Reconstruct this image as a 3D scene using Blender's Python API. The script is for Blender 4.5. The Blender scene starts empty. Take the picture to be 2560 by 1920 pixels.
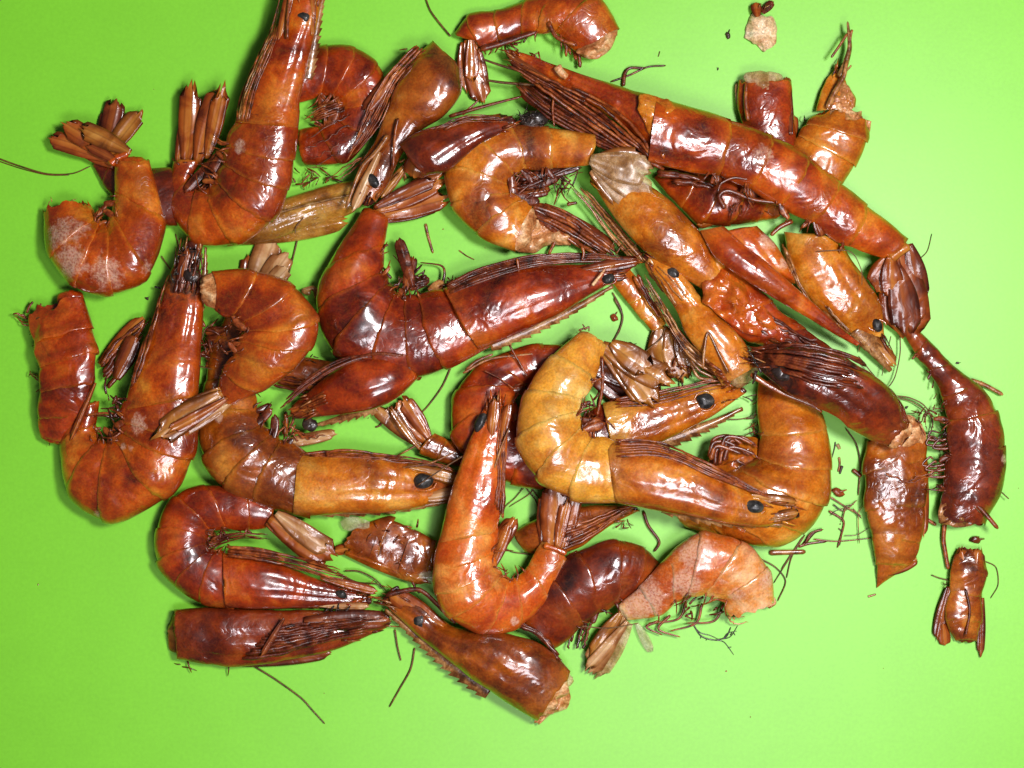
import bpy, math, random
import numpy as np
from mathutils import Vector

# ------------------------------------------------------------------ camera, light, exposure
SC = bpy.context.scene
COL = SC.collection
PX = 0.30 / 2560.0            # metres per photograph pixel on the paper
CAMH = 0.55                   # camera height over the paper
cam_d = bpy.data.cameras.new("camera")
cam = bpy.data.objects.new("camera", cam_d)
COL.objects.link(cam)
cam.location = (0, 0, CAMH)
cam_d.sensor_width = 36.0
cam_d.lens = 36.0 * CAMH / 0.30
cam_d.clip_start = 0.01
cam_d.clip_end = 20.0
SC.camera = cam

world = bpy.data.worlds.new("World")
SC.world = world
world.use_nodes = True
world.node_tree.nodes["Background"].inputs[0].default_value = (0.90, 0.93, 1.0, 1)
world.node_tree.nodes["Background"].inputs[1].default_value = 0.06


def area(name, loc, target, sx, sy, watts, col):
    l = bpy.data.lights.new(name, 'AREA')
    l.shape = 'RECTANGLE'
    l.size, l.size_y = sx, sy
    l.energy = watts
    l.color = col
    o = bpy.data.objects.new(name, l)
    COL.objects.link(o)
    o.location = loc
    d = Vector(target) - Vector(loc)
    o.rotation_euler = d.to_track_quat('-Z', 'Y').to_euler()
    return o


area("camera_flash", (0.18, 0.055, 0.55), (0.05, 0.0, 0), 0.10, 0.075, 3.25, (1.0, 0.97, 0.98))
area("window_light", (0.12, -0.22, 0.66), (0.03, -0.05, 0), 0.26, 0.16, 2.35, (0.97, 0.94, 1.0))

SC.view_settings.view_transform = 'Standard'
SC.view_settings.look = 'None'
SC.view_settings.exposure = 0.0
SC.view_settings.gamma = 1.0
SC.cycles.max_bounces = 6
SC.cycles.use_denoising = True

# ------------------------------------------------------------------ picture crops -> paper
CROPS = {
    'A': (0, 0, 860 / 2038), 'B': (700, 0, 860 / 2038), 'C': (1400, 0, 1000 / 2183),
    'D': (0, 600, 860 / 1928), 'E': (700, 600, 900 / 2133), 'F': (1400, 560, 1000 / 2212),
    'G': (350, 1160, 800 / 1952), 'H': (900, 1160, 1100 / 2212), 'I': (1850, 800, 710 / 1309),
    'J': (1750, 0, 550 / 1825), 'V': (0, 0, 2560 / 2212),
}


def px(c, u, v):
    x0, y0, k = CROPS[c]
    return (x0 + u * k, y0 + v * k)


def ks(c):
    return CROPS[c][2]


def W(p):
    """(n,3) array: pixel x, pixel y, height in pixels -> metres, on the camera ray"""
    p = np.asarray(p, float)
    z = p[:, 2] * PX
    k = (CAMH - z) / CAMH
    return np.stack([(p[:, 0] - 1280) * PX * k, (960 - p[:, 1]) * PX * k, z], 1)


# ------------------------------------------------------------------ noise
def _h(ix, iy, iz, s):
    n = (ix * 374761393 + iy * 668265263 + iz * 2147483647 + s * 1274126177) & 0xffffffff
    n = ((n ^ (n >> 13)) * 1274126177) & 0xffffffff
    n = n ^ (n >> 16)
    return (n & 0xffff) / 32767.5 - 1.0


def vnoise(p, seed):
    i = np.floor(p).astype(np.int64)
    f = p - i
    f = f * f * (3 - 2 * f)
    r = 0
    for dx in (0, 1):
        wx = f[:, 0] if dx else 1 - f[:, 0]
        for dy in (0, 1):
            wy = f[:, 1] if dy else 1 - f[:, 1]
            for dz in (0, 1):
                wz = f[:, 2] if dz else 1 - f[:, 2]
                r = r + wx * wy * wz * _h(i[:, 0] + dx, i[:, 1] + dy, i[:, 2] + dz, seed)
    return r


def catmull(a, t, tight=0.0):
    a = np.asarray(a, float)
    n = len(a)
    t = np.clip(np.asarray(t, float), -0.45, n - 1 + 0.45)
    i = np.clip(np.floor(t).astype(int), 0, n - 2)
    f = (t - i)[:, None]
    p1, p2 = a[i], a[i + 1]
    p0 = np.where((i > 0)[:, None], a[np.maximum(i - 1, 0)], 2 * p1 - p2)
    p3 = np.where((i < n - 2)[:, None], a[np.minimum(i + 2, n - 1)], 2 * p2 - p1)
    sm = 0.5 * (2 * p1 + (p2 - p0) * f + (2 * p0 - 5 * p1 + 4 * p2 - p3) * f * f + (3 * p1 - p0 - 3 * p2 + p3) * f ** 3)
    lin = p1 + (p2 - p1) * f
    return sm * (1 - tight) + lin * tight


# ------------------------------------------------------------------ materials
class NT:
    def __init__(s, name):
        s.m = bpy.data.materials.new(name)
        s.m.use_nodes = True
        s.t = s.m.node_tree
        s.b = s.t.nodes["Principled BSDF"]

    def n(s, typ, **kw):
        o = s.t.nodes.new(typ)
        for k, v in kw.items():
            if k.startswith('i_'):
                key = k[2:]
                key = int(key) if key.isdigit() else key
                if hasattr(v, 'is_linked'):
                    s.t.links.new(v, o.inputs[key])
                else:
                    o.inputs[key].default_value = v
            else:
                setattr(o, k, v)
        return o

    def link(s, a, b):
        s.t.links.new(a, b)

    def noise(s, vec, scale, detail=3.0, rough=0.55, dist=0.0):
        o = s.n('ShaderNodeTexNoise', i_Scale=scale, i_Detail=detail, i_Roughness=rough, i_Distortion=dist)
        s.link(vec, o.inputs['Vector'])
        return o.outputs['Fac']

    def ramp(s, fac, stops):
        o = s.n('ShaderNodeValToRGB')
        e = o.color_ramp.elements
        while len(e) < len(stops):
            e.new(0.5)
        for i, (p, c) in enumerate(stops):
            e[i].position = p
            e[i].color = (c, c, c, 1) if isinstance(c, (int, float)) else (*c, 1)
        s.link(fac, o.inputs[0])
        return o.outputs[0]

    def mix(s, fac, a, b, mode='MIX'):
        o = s.n('ShaderNodeMix', data_type='RGBA', blend_type=mode)
        for k, v in ((0, fac), (6, a), (7, b)):
            sock = o.inputs[k]
            if hasattr(v, 'is_linked'):
                s.link(v, sock)
            elif isinstance(v, tuple):
                sock.default_value = (*v, 1)
            elif k:
                sock.default_value = (v, v, v, 1)
            else:
                sock.default_value = v
        return o.outputs[2]

    def math(s, op, a, b=0.0, c=0.0, clamp=False):
        o = s.n('ShaderNodeMath', operation=op)
        o.use_clamp = clamp
        for i, v in enumerate((a, b, c)):
            if hasattr(v, 'is_linked'):
                s.link(v, o.inputs[i])
            else:
                o.inputs[i].default_value = v
        return o.outputs[0]

    def coords(s, seed):
        tc = s.n('ShaderNodeTexCoord')
        mp = s.n('ShaderNodeMapping')
        mp.inputs['Location'].default_value = (seed * 0.371 % 7, seed * 0.773 % 5, seed * 0.139 % 3)
        s.link(tc.outputs['Object'], mp.inputs['Vector'])
        return tc.outputs['Object'], mp.outputs[0]


TONES = {
    # dark, mid, bright, highest
    'dark': ((0.022, 0.003, 0.002), (0.090, 0.008, 0.002), (0.210, 0.023, 0.002), (0.360, 0.075, 0.008)),
    'red': ((0.036, 0.003, 0.002), (0.170, 0.012, 0.002), (0.370, 0.038, 0.002), (0.580, 0.140, 0.010)),
    'orange': ((0.060, 0.005, 0.002), (0.250, 0.022, 0.002), (0.470, 0.070, 0.002), (0.680, 0.230, 0.018)),
    'peach': ((0.340, 0.040, 0.004), (0.540, 0.110, 0.010), (0.680, 0.240, 0.045), (0.850, 0.550, 0.290)),
    'bright': ((0.170, 0.014, 0.002), (0.470, 0.056, 0.003), (0.630, 0.125, 0.007), (0.780, 0.340, 0.070)),
    'gold': ((0.090, 0.012, 0.002), (0.350, 0.064, 0.002), (0.570, 0.160, 0.006), (0.780, 0.400, 0.065)),
    'brown': ((0.040, 0.006, 0.002), (0.190, 0.030, 0.002), (0.370, 0.082, 0.004), (0.560, 0.210, 0.026)),
    'olive': ((0.090, 0.026, 0.004), (0.270, 0.090, 0.009), (0.430, 0.190, 0.022), (0.620, 0.380, 0.090)),
}


def shell_mat(tone, seed, patches=(), bump=1.0, dust=0.0, rough=0.0, darks=()):
    t = NT("shrimp_shell_%s" % tone)
    obj, vec = t.coords(seed)
    d, m, b, h = TONES[tone]
    n1 = t.noise(vec, 62, 2.5, 0.52, 0.8)
    n2 = t.noise(vec, 330, 4, 0.62, 0.6)
    n3 = t.noise(vec, 1500, 3, 0.6)
    n4 = t.noise(vec, 58, 3, 0.55, 0.8)
    oi = t.n('ShaderNodeObjectInfo')
    f = t.math('ADD', t.math('MULTIPLY', n1, 0.74), t.math('MULTIPLY', n2, 0.26))
    f = t.math('ADD', f, t.math('MULTIPLY', t.math('SUBTRACT', oi.outputs['Random'], 0.5), 0.075))
    col = t.ramp(f, [(0.30, d), (0.43, m), (0.545, b), (0.70, h)])
    # dark smoke stains and freckles
    st = t.ramp(n4, [(0.52, 0.0), (0.66, 1.0)])
    col = t.mix(t.math('MULTIPLY', st, 0.36), col, tuple(x * 0.75 for x in d))
    fr = t.ramp(t.noise(vec, 620, 2, 0.5), [(0.64, 0.0), (0.73, 1.0)])
    col = t.mix(t.math('MULTIPLY', fr, 0.25), col, d)
    for (pc_, r_) in darks:                            # charred places
        vm = t.n('ShaderNodeVectorMath', operation='DISTANCE')
        t.link(obj, vm.inputs[0])
        vm.inputs[1].default_value = pc_
        q = t.math('ADD', t.math('DIVIDE', vm.outputs['Value'], r_), t.math('MULTIPLY', t.math('SUBTRACT', n2, 0.5), 1.6))
        q = t.math('SUBTRACT', 1.0, t.math('MULTIPLY', t.math('SUBTRACT', q, 0.6), 2.2, clamp=True), clamp=True)
        col = t.mix(t.math('MULTIPLY', q, 0.92), col, (0.016, 0.006, 0.005))
    # cloudy lighter veins
    vn = t.ramp(t.math('ABSOLUTE', t.math('SUBTRACT', t.noise(vec, 240, 4, 0.62, 2.2), 0.5)), [(0.0, 1.0), (0.05, 0.0)])
    col = t.mix(t.math('MULTIPLY', vn, 0.11), col, h)
    # pale worn rim at the free edge of a plate
    at = t.n('ShaderNodeAttribute', attribute_name='rim')
    rim = t.math('MULTIPLY', at.outputs['Fac'], t.math('ADD', t.math('MULTIPLY', n2, 0.8), -0.12))
    col = t.mix(rim, col, h)
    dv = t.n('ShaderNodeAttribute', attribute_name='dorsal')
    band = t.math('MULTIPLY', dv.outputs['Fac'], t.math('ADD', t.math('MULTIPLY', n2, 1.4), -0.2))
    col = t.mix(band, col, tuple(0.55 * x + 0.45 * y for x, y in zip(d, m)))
    # fine speckle
    sp = t.ramp(n3, [(0.35, 0.82), (0.65, 1.15)])
    col = t.mix(1.0, col, sp, 'MULTIPLY')
    rgh = t.ramp(t.noise(vec, 140, 3, 0.6), [(0.35, 0.24 + rough), (0.65, 0.52 + rough)])
    if dust > 0 or patches:
        pm = None
        edge = t.math('MULTIPLY', t.math('SUBTRACT', t.noise(vec, 420, 4, 0.7), 0.5), 1.7)
        for (pc, r) in patches:
            vm = t.n('ShaderNodeVectorMath', operation='DISTANCE')
            t.link(obj, vm.inputs[0])
            vm.inputs[1].default_value = pc
            q = t.math('ADD', t.math('DIVIDE', vm.outputs['Value'], r), edge)
            q = t.math('SUBTRACT', 1.0, t.math('MULTIPLY', t.math('SUBTRACT', q, 0.55), 2.4, clamp=True), clamp=True)
            pm = q if pm is None else t.math('MAXIMUM', pm, q)
        if dust > 0:
            dd = t.ramp(t.noise(vec, 130, 5, 0.7, 0.5), [(0.60 - dust * 0.2, 0.0), (0.70 - dust * 0.15, 1.0)])
            pm = dd if pm is None else t.math('MAXIMUM', pm, dd)
        spk = t.ramp(n3, [(0.36, 0.25), (0.56, 1.0)])
        pm = t.math('MULTIPLY', pm, spk)
        col = t.mix(t.math('MULTIPLY', pm, 0.66), col, (0.70, 0.46, 0.33))  # pale patches; those of the far left curl are painted sheen
        rgh = t.mix(pm, rgh, 0.45)
    t.link(col, t.b.inputs['Base Color'])
    t.link(rgh, t.b.inputs['Roughness'])
    t.b.inputs['IOR'].default_value = 1.42
    t.link(t.ramp(t.noise(vec, 75, 4, 0.65, 0.6), [(0.33, 0.55), (0.50, 1.0)]), t.b.inputs['Coat Weight'])
    t.b.inputs['Coat Roughness'].default_value = 0.17
    t.b.inputs['Coat IOR'].default_value = 1.72
    t.b.inputs['Specular IOR Level'].default_value = 0.28
    t.b.inputs['Subsurface Weight'].default_value = 0.35
    t.b.inputs['Subsurface Radius'].default_value = (1.0, 0.35, 0.08)
    t.b.inputs['Subsurface Scale'].default_value = 0.0018
    # shrivelled relief
    w1 = t.noise(vec, 105, 2, 0.5, 0.9)
    w2 = t.noise(vec, 360, 3, 0.55, 0.5)
    w3 = t.noise(vec, 2200, 2, 0.5)
    w4 = t.math('ABSOLUTE', t.math('SUBTRACT', t.noise(vec, 210, 2, 0.5, 1.4), 0.5))
    w4 = t.math('MULTIPLY', t.math('MINIMUM', w4, 0.07), t.ramp(n4, [(0.40, 0.0), (0.60, 1.0)]))
    hh = t.math('ADD', t.math('MULTIPLY', w1, 0.0011 * bump), t.math('MULTIPLY', w2, 0.00013 * bump))
    hh = t.math('ADD', hh, t.math('MULTIPLY', w3, 0.000016))
    hh = t.math('ADD', hh, t.math('MULTIPLY', w4, 0.0008 * bump))
    bp = t.n('ShaderNodeBump', i_Strength=0.85, i_Distance=1.0)
    t.link(hh, bp.inputs['Height'])
    t.link(bp.outputs[0], t.b.inputs['Normal'])
    hc = t.math('ADD', t.math('MULTIPLY', w1, 0.0010 * bump), t.math('MULTIPLY', w2, 0.00006 * bump))
    hc = t.math('ADD', hc, t.math('MULTIPLY', w4, 0.0005 * bump))
    bp2 = t.n('ShaderNodeBump', i_Strength=0.8, i_Distance=1.0)
    t.link(hc, bp2.inputs['Height'])
    t.link(bp2.outputs[0], t.b.inputs['Coat Normal'])
    return t.m


def limb_mat(name, c0, c1, c2, seed, rough=0.3, ridge=0.0, coat=0.4, alpha=1.0):
    t = NT(name)
    obj, vec = t.coords(seed)
    n1 = t.noise(vec, 260, 4, 0.6, 0.8)
    col = t.ramp(n1, [(0.34, c0), (0.50, c1), (0.68, c2)])
    n3 = t.noise(vec, 1700, 2, 0.6)
    col = t.mix(1.0, col, t.ramp(n3, [(0.35, 0.7), (0.65, 1.25)]), 'MULTIPLY')
    hh = t.math('ADD', t.math('MULTIPLY', t.noise(vec, 700, 3, 0.6), 0.00012), t.math('MULTIPLY', n1, 0.0004))
    if ridge:
        at = t.n('ShaderNodeAttribute', attribute_name='across')
        wv = t.math('SINE', t.math('MULTIPLY', at.outputs['Fac'], ridge))
        hh = t.math('ADD', hh, t.math('MULTIPLY', wv, 0.00004))
        dk = t.ramp(t.math('MULTIPLY', wv, 0.5), [(0.05, 0.0), (0.5, 0.3)])
        col = t.mix(dk, col, c0)
    t.link(col, t.b.inputs['Base Color'])
    t.b.inputs['Roughness'].default_value = rough
    t.b.inputs['Coat Weight'].default_value = coat
    t.b.inputs['Specular IOR Level'].default_value = 0.3
    t.b.inputs['Coat Roughness'].default_value = 0.15
    if alpha < 1:
        t.b.inputs['Alpha'].default_value = alpha
    bp = t.n('ShaderNodeBump', i_Strength=0.8, i_Distance=1.0)
    t.link(hh, bp.inputs['Height'])
    t.link(bp.outputs[0], t.b.inputs['Normal'])
    return t.m


def fan_mat(name, c0, c1, c2, seed):
    """thin glossy tail blade: lighter middle, darker edges, a few veins"""
    t = NT(name)
    obj, vec = t.coords(seed)
    at = t.n('ShaderNodeAttribute', attribute_name='across')
    ab = t.math('ABSOLUTE', at.outputs['Fac'])
    n1 = t.noise(vec, 150, 3, 0.55, 0.6)
    f = t.math('ADD', t.math('MULTIPLY', t.math('SUBTRACT', 1.0, ab), 0.34), t.math('MULTIPLY', n1, 0.75))
    col = t.ramp(f, [(0.34, c0), (0.54, c1), (0.78, c2)])
    wv = t.math('SINE', t.math('MULTIPLY', at.outputs['Fac'], 9.5))
    col = t.mix(t.ramp(wv, [(0.60, 0.0), (0.98, 0.36)]), col, c0)
    t.link(col, t.b.inputs['Base Color'])
    t.b.inputs['Roughness'].default_value = 0.32
    t.b.inputs['Specular IOR Level'].default_value = 0.3
    t.b.inputs['Coat Weight'].default_value = 0.6
    t.b.inputs['Coat Roughness'].default_value = 0.15
    t.b.inputs['Subsurface Weight'].default_value = 0.08
    t.b.inputs['Subsurface Radius'].default_value = (1.0, 0.35, 0.08)
    t.b.inputs['Subsurface Scale'].default_value = 0.001
    hh = t.math('ADD', t.math('MULTIPLY', n1, 0.0006), t.math('MULTIPLY', wv, 0.00005))
    bp = t.n('ShaderNodeBump', i_Strength=0.7, i_Distance=1.0)
    t.link(hh, bp.inputs['Height'])
    t.link(bp.outputs[0], t.b.inputs['Normal'])
    t.link(bp.outputs[0], t.b.inputs['Coat Normal'])
    return t.m


def paper_mat():
    t = NT("green_card")
    obj, vec = t.coords(1)
    n = t.noise(vec, 900, 4, 0.6)
    n2 = t.noise(vec, 9, 3, 0.5)
    col = t.mix(1.0, (0.200, 0.61, 0.022), t.ramp(n, [(0.3, 0.95), (0.7, 1.04)]), 'MULTIPLY')
    col = t.mix(1.0, col, t.ramp(n2, [(0.3, 0.97), (0.7, 1.03)]), 'MULTIPLY')
    col = t.mix(1.0, col, t.ramp(t.noise(vec, 70, 4, 0.6), [(0.3, 0.975), (0.7, 1.02)]), 'MULTIPLY')
    t.link(col, t.b.inputs['Base Color'])
    t.b.inputs['Roughness'].default_value = 0.45
    t.b.inputs['Specular IOR Level'].default_value = 0.6
    bp = t.n('ShaderNodeBump', i_Strength=0.12, i_Distance=0.00012)
    t.link(t.noise(vec, 1600, 3, 0.6), bp.inputs['Height'])
    t.link(bp.outputs[0], t.b.inputs['Normal'])
    return t.m


LEG = {
    'dark': limb_mat("dark_legs", (0.025, 0.005, 0.002), (0.110, 0.018, 0.006), (0.240, 0.055, 0.012), 3, 0.34, 0, 0.25),
    'red': limb_mat("red_brown_legs", (0.050, 0.009, 0.003), (0.200, 0.038, 0.008), (0.400, 0.110, 0.020), 5, 0.34, 0, 0.25),
    'tan': limb_mat("tan_legs", (0.090, 0.025, 0.008), (0.260, 0.085, 0.020), (0.460, 0.220, 0.070), 7),
    'olive': limb_mat("olive_legs", (0.10, 0.04, 0.01), (0.24, 0.11, 0.03), (0.42, 0.25, 0.09), 8),
    'hair': limb_mat("feelers", (0.050, 0.020, 0.006), (0.120, 0.048, 0.012), (0.200, 0.090, 0.025), 9, 0.45, 0, 0.1),
    'black': limb_mat("charred_bits", (0.010, 0.008, 0.008), (0.030, 0.018, 0.015), (0.070, 0.038, 0.025), 11, 0.4),
}
FLESH = limb_mat("dried_flesh", (0.300, 0.085, 0.022), (0.520, 0.220, 0.075), (0.740, 0.470, 0.240), 13, 0.42, 0, 0.3)
EYE = limb_mat("black_eyes", (0.008, 0.008, 0.008), (0.024, 0.022, 0.020), (0.075, 0.065, 0.055), 15, 0.42, 0, 0.2)
GLASSY = limb_mat("glassy_membrane", (0.26, 0.11, 0.03), (0.48, 0.26, 0.10), (0.70, 0.50, 0.30), 17, 0.34, 9.0, 0.25, 0.52)
CLEAR = limb_mat("clear_membrane", (0.45, 0.36, 0.18), (0.60, 0.52, 0.30), (0.75, 0.70, 0.50), 18, 0.2, 0, 0.7, 0.35)
BELLY = limb_mat("dark_belly", (0.016, 0.005, 0.004), (0.060, 0.012, 0.007), (0.150, 0.032, 0.012), 19, 0.33)
BEAK = limb_mat("beak", (0.080, 0.024, 0.006), (0.240, 0.090, 0.022), (0.450, 0.240, 0.090), 29, 0.3, 0, 0.6)
FAN = {
    'dark': fan_mat("dark_tail", (0.040, 0.007, 0.003), (0.150, 0.026, 0.006), (0.300, 0.075, 0.014), 21),
    'red': fan_mat("red_tail", (0.080, 0.012, 0.003), (0.280, 0.055, 0.007), (0.460, 0.150, 0.022), 22),
    'orange': fan_mat("orange_tail", (0.090, 0.014, 0.003), (0.290, 0.060, 0.006), (0.470, 0.165, 0.024), 23),
    'gold': fan_mat("golden_tail", (0.100, 0.026, 0.004), (0.290, 0.090, 0.010), (0.480, 0.215, 0.040), 24),
    'pale': fan_mat("pale_tail", (0.190, 0.062, 0.016), (0.390, 0.170, 0.055), (0.620, 0.390, 0.190), 25),
}
FANTONE = {'dark': 'dark', 'red': 'red', 'orange': 'orange', 'bright': 'orange', 'gold': 'gold', 'brown': 'red', 'olive': 'gold', 'peach': 'pale'}
LEGTONE = {'dark': 'dark', 'red': 'red', 'orange': 'red', 'bright': 'red', 'gold': 'red', 'brown': 'dark', 'olive': 'tan', 'peach': 'red'}

# ------------------------------------------------------------------ things and parts
RNG = random.Random(11)
NRG = np.random.default_rng(11)
SEED = [100]


class Thing:
    """an Empty on the paper that carries the parts of one shrimp or fragment"""

    def __init__(s, name, label, cat, at, tone='red', group=None, patches=(), bump=1.0, dust=0.0, rough=0.0, legtone=None, darks=()):
        SEED[0] += 7
        s.seed = SEED[0]
        o = bpy.data.objects.new(name, None)
        o.empty_display_size = 0.01
        COL.objects.link(o)
        w = W([(at[0], at[1], 0)])[0]
        o.location = w
        s.o, s.at = o, w
        o['label'] = label
        o['category'] = cat
        if group:
            o['group'] = group
        pt = []
        for (x, y, z, r) in patches:
            c = W([(x, y, z)])[0] - w
            pt.append((tuple(c), r * PX))
        s.tone = tone
        s.surf = []
        s.dk = [(tuple(W([(x, y, z)])[0] - w), r * PX) for (x, y, z, r) in darks]
        s.mat = shell_mat(tone, s.seed, pt, bump, dust, rough, s.dk)
        s.fan = FAN[FANTONE[tone]]
        s.leg = LEG[legtone or LEGTONE[tone]]

    def part(s, name, v, f, mat, parent=None, attrs=None, flat=False, label=None):
        me = bpy.data.meshes.new(name)
        me.from_pydata((W(v) - s.at).tolist(), [], f)
        if not flat:
            me.shade_smooth()
        for k, a in (attrs or {}).items():
            at = me.attributes.new(k, 'FLOAT', 'POINT')
            at.data.foreach_set('value', np.asarray(a, np.float32))
        me.materials.append(mat)
        o = bpy.data.objects.new(name, me)
        COL.objects.link(o)
        o.parent = parent or s.o
        if label:
            o['label'] = label
        return o


def grid_faces(nr, m, closed=True):
    f = []
    for r in range(nr - 1):
        for j in range(m if closed else m - 1):
            a, b = r * m + j, r * m + (j + 1) % m
            f.append((a, b, b + m, a + m))
    return f


def stations(c, rows, z=0, k=0.62):
    """rows: (dorsal u, v, ventral u, v [, z [, thickness factor]]) in crop units -> array dx dy vx vy z th"""
    out = []
    for r in rows:
        d = px(c, r[0], r[1])
        v = px(c, r[2], r[3])
        w = math.hypot(d[0] - v[0], d[1] - v[1])
        zz = r[4] if len(r) > 4 and r[4] is not None else z
        kk = r[5] if len(r) > 5 else k
        out.append((d[0], d[1], v[0], v[1], zz, w * kk))
    return np.array(out, float)


def shell(st, a, b, rings=16, m=44, flare=(0.97, 1.035), bulge=0.03, lip=True, jag=(0, 0), seed=0, amp=0.035,
          tight=0.35, scallop=0.05, keel=0.0, groove=0.0, bow=0.0):
    """one shell plate: a loft over the stations between params a and b"""
    t = np.linspace(a, b, rings)
    u = np.linspace(0, 1, rings)
    sc = flare[0] + (flare[1] - flare[0]) * u + bulge * np.sin(np.pi * u)
    if lip:                                           # thickness at the free edge
        t = np.concatenate([t, [b + 0.0, b - 0.06 * (b - a)]])
        u = np.concatenate([u, [1.0, 1.0]])
        sc = np.concatenate([sc, [sc[-1] - 0.03, sc[-1] - 0.08]])
    q = catmull(st, t, tight)
    th = np.linspace(0, 2 * np.pi, m, endpoint=False)
    c, s = np.cos(th), np.sin(th)
    D, V = q[:, 0:2], q[:, 2:4]
    ctr = (D + V) / 2
    ax = (D - V) / 2
    nr = len(t)
    hw = np.linalg.norm(ax, axis=1)
    # axis direction for jagged ends
    dt = 0.05
    q2 = catmull(st, np.clip(t + dt, 0, len(st) - 1), tight)
    q1 = catmull(st, np.clip(t - dt, 0, len(st) - 1), tight)
    tg = ((q2[:, 0:2] + q2[:, 2:4]) - (q1[:, 0:2] + q1[:, 2:4]))
    tg /= np.maximum(np.linalg.norm(tg, axis=1), 1e-6)[:, None]
    cx = np.sign(c) * np.abs(c) ** 0.92
    zs = np.sign(s) * np.abs(s) ** 0.88
    pinch = 1 - 0.38 * np.maximum(0, -c) ** 2 + keel * 0
    zs = np.where(zs > 0, zs * pinch, zs * 0.9 * pinch)
    P = np.zeros((nr, m, 3))
    sca = sc[:, None]
    sl = 1 + scallop * np.sin(np.pi * np.clip(u, 0, 1))[:, None] * (c < -0.3)[None, :] * np.abs(c)[None, :]
    P[:, :, 0] = ctr[:, 0:1] + ax[:, 0:1] * cx[None] * sca * sl
    P[:, :, 1] = ctr[:, 1:2] + ax[:, 1:2] * cx[None] * sca * sl
    P[:, :, 2] = q[:, 4:5] + q[:, 5:6] / 2 + q[:, 5:6] / 2 * zs[None] * sca
    # radial direction
    R = np.zeros_like(P)
    un = ax / np.maximum(hw, 1e-6)[:, None]
    R[:, :, 0] = un[:, 0:1] * c[None]
    R[:, :, 1] = un[:, 1:2] * c[None]
    R[:, :, 2] = s[None]
    pp = P.reshape(-1, 3)
    ref = float(np.median(hw))
    n = vnoise(pp / (ref * 0.75) + 13.7, seed) * 0.6 + vnoise(pp / (ref * 0.32) + 3.1, seed + 1) * 0.26 \
        + vnoise(pp / (ref * 0.15) + 7.7, seed + 2) * 0.07
    # sunken dents
    dent = vnoise(pp / (ref * 0.9) + 41.0, seed + 3)
    n = n - 2.4 * np.clip(dent - 0.22, 0, 1)
    n = n.reshape(nr, m)
    if groove:
        g = np.exp(-((th - groove) / 0.10) ** 2) + 0.7 * np.exp(-((th - groove * 1.55) / 0.13) ** 2)
        n = n - 2.2 * g[None] * np.sin(np.pi * np.clip(u, 0, 1))[:, None]
    P += R * (n * amp * ref)[:, :, None]
    if bow:
        P[:, :, :2] += tg[:, None, :] * (bow * ref * np.maximum(s, 0) ** 2 * (1 + 0.5 * c))[None, :, None]
    for e, wgt in ((0, jag[0]), (1, jag[1])):
        if wgt:
            k = np.clip((1 - u) if e == 0 else u, 0, 1) ** 6
            jn = vnoise(np.stack([th * 2.2, th * 0 + seed, th * 0], 1), seed + 5) * 0.6 \
                + vnoise(np.stack([th * 6.0, th * 0 + seed, th * 0], 1), seed + 6) * 0.6
            sh = k[:, None] * jn[None] * wgt * ref
            P[:, :, 0] += tg[:, 0:1] * sh
            P[:, :, 1] += tg[:, 1:2] * sh
    P[:, :, 2] = np.maximum(P[:, :, 2], 0.6)
    rim = np.repeat(np.clip((u - 0.88) / 0.12, 0, 1), m)
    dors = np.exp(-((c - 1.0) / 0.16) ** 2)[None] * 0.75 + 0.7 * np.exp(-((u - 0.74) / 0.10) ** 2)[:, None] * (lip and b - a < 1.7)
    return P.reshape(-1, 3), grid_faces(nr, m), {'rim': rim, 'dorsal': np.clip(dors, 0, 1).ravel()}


def cap(st, t, seed, out=0.25, m=32, rings=9, scale=0.93, amp=0.14, z_up=0.0):
    """lumpy torn flesh that closes an end of a tube; out = how far it sticks out (of half width)"""
    st = np.asarray(st)
    q = catmull(st, [t], 0.3)[0]
    e = 0.08 if t < 0.5 else -0.08
    q2 = catmull(st, [t + e], 0.3)[0]
    tg = (q[0:2] + q[2:4]) - (q2[0:2] + q2[2:4])
    tg = tg / max(np.linalg.norm(tg), 1e-6)
    ctr = (q[0:2] + q[2:4]) / 2
    ax = (q[0:2] - q[2:4]) / 2
    hw = np.linalg.norm(ax)
    th = np.linspace(0, 2 * np.pi, m, endpoint=False)
    P = []
    for r in range(rings):
        f = r / (rings - 1)
        rad = scale * math.cos(f * math.pi / 2) ** 0.6
        ex = (-0.25 + (0.25 + out) * math.sin(f * math.pi / 2)) * hw
        for a in th:
            c, s = math.cos(a), math.sin(a)
            P.append((ctr[0] + ax[0] * c * rad + tg[0] * ex, ctr[1] + ax[1] * c * rad + tg[1] * ex,
                      q[4] + q[5] / 2 + q[5] / 2 * s * rad * 0.95 + z_up))
    P = np.array(P)
    n = vnoise(P / (hw * 0.35), seed) * 0.6 + vnoise(P / (hw * 0.14), seed + 1) * 0.5
    P[:, 0] += tg[0] * n * amp * hw * 1.6
    P[:, 1] += tg[1] * n * amp * hw * 1.6
    P[:, 2] = np.maximum(P[:, 2] + n * amp * hw, 0.6)
    return P, grid_faces(rings, m)


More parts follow.
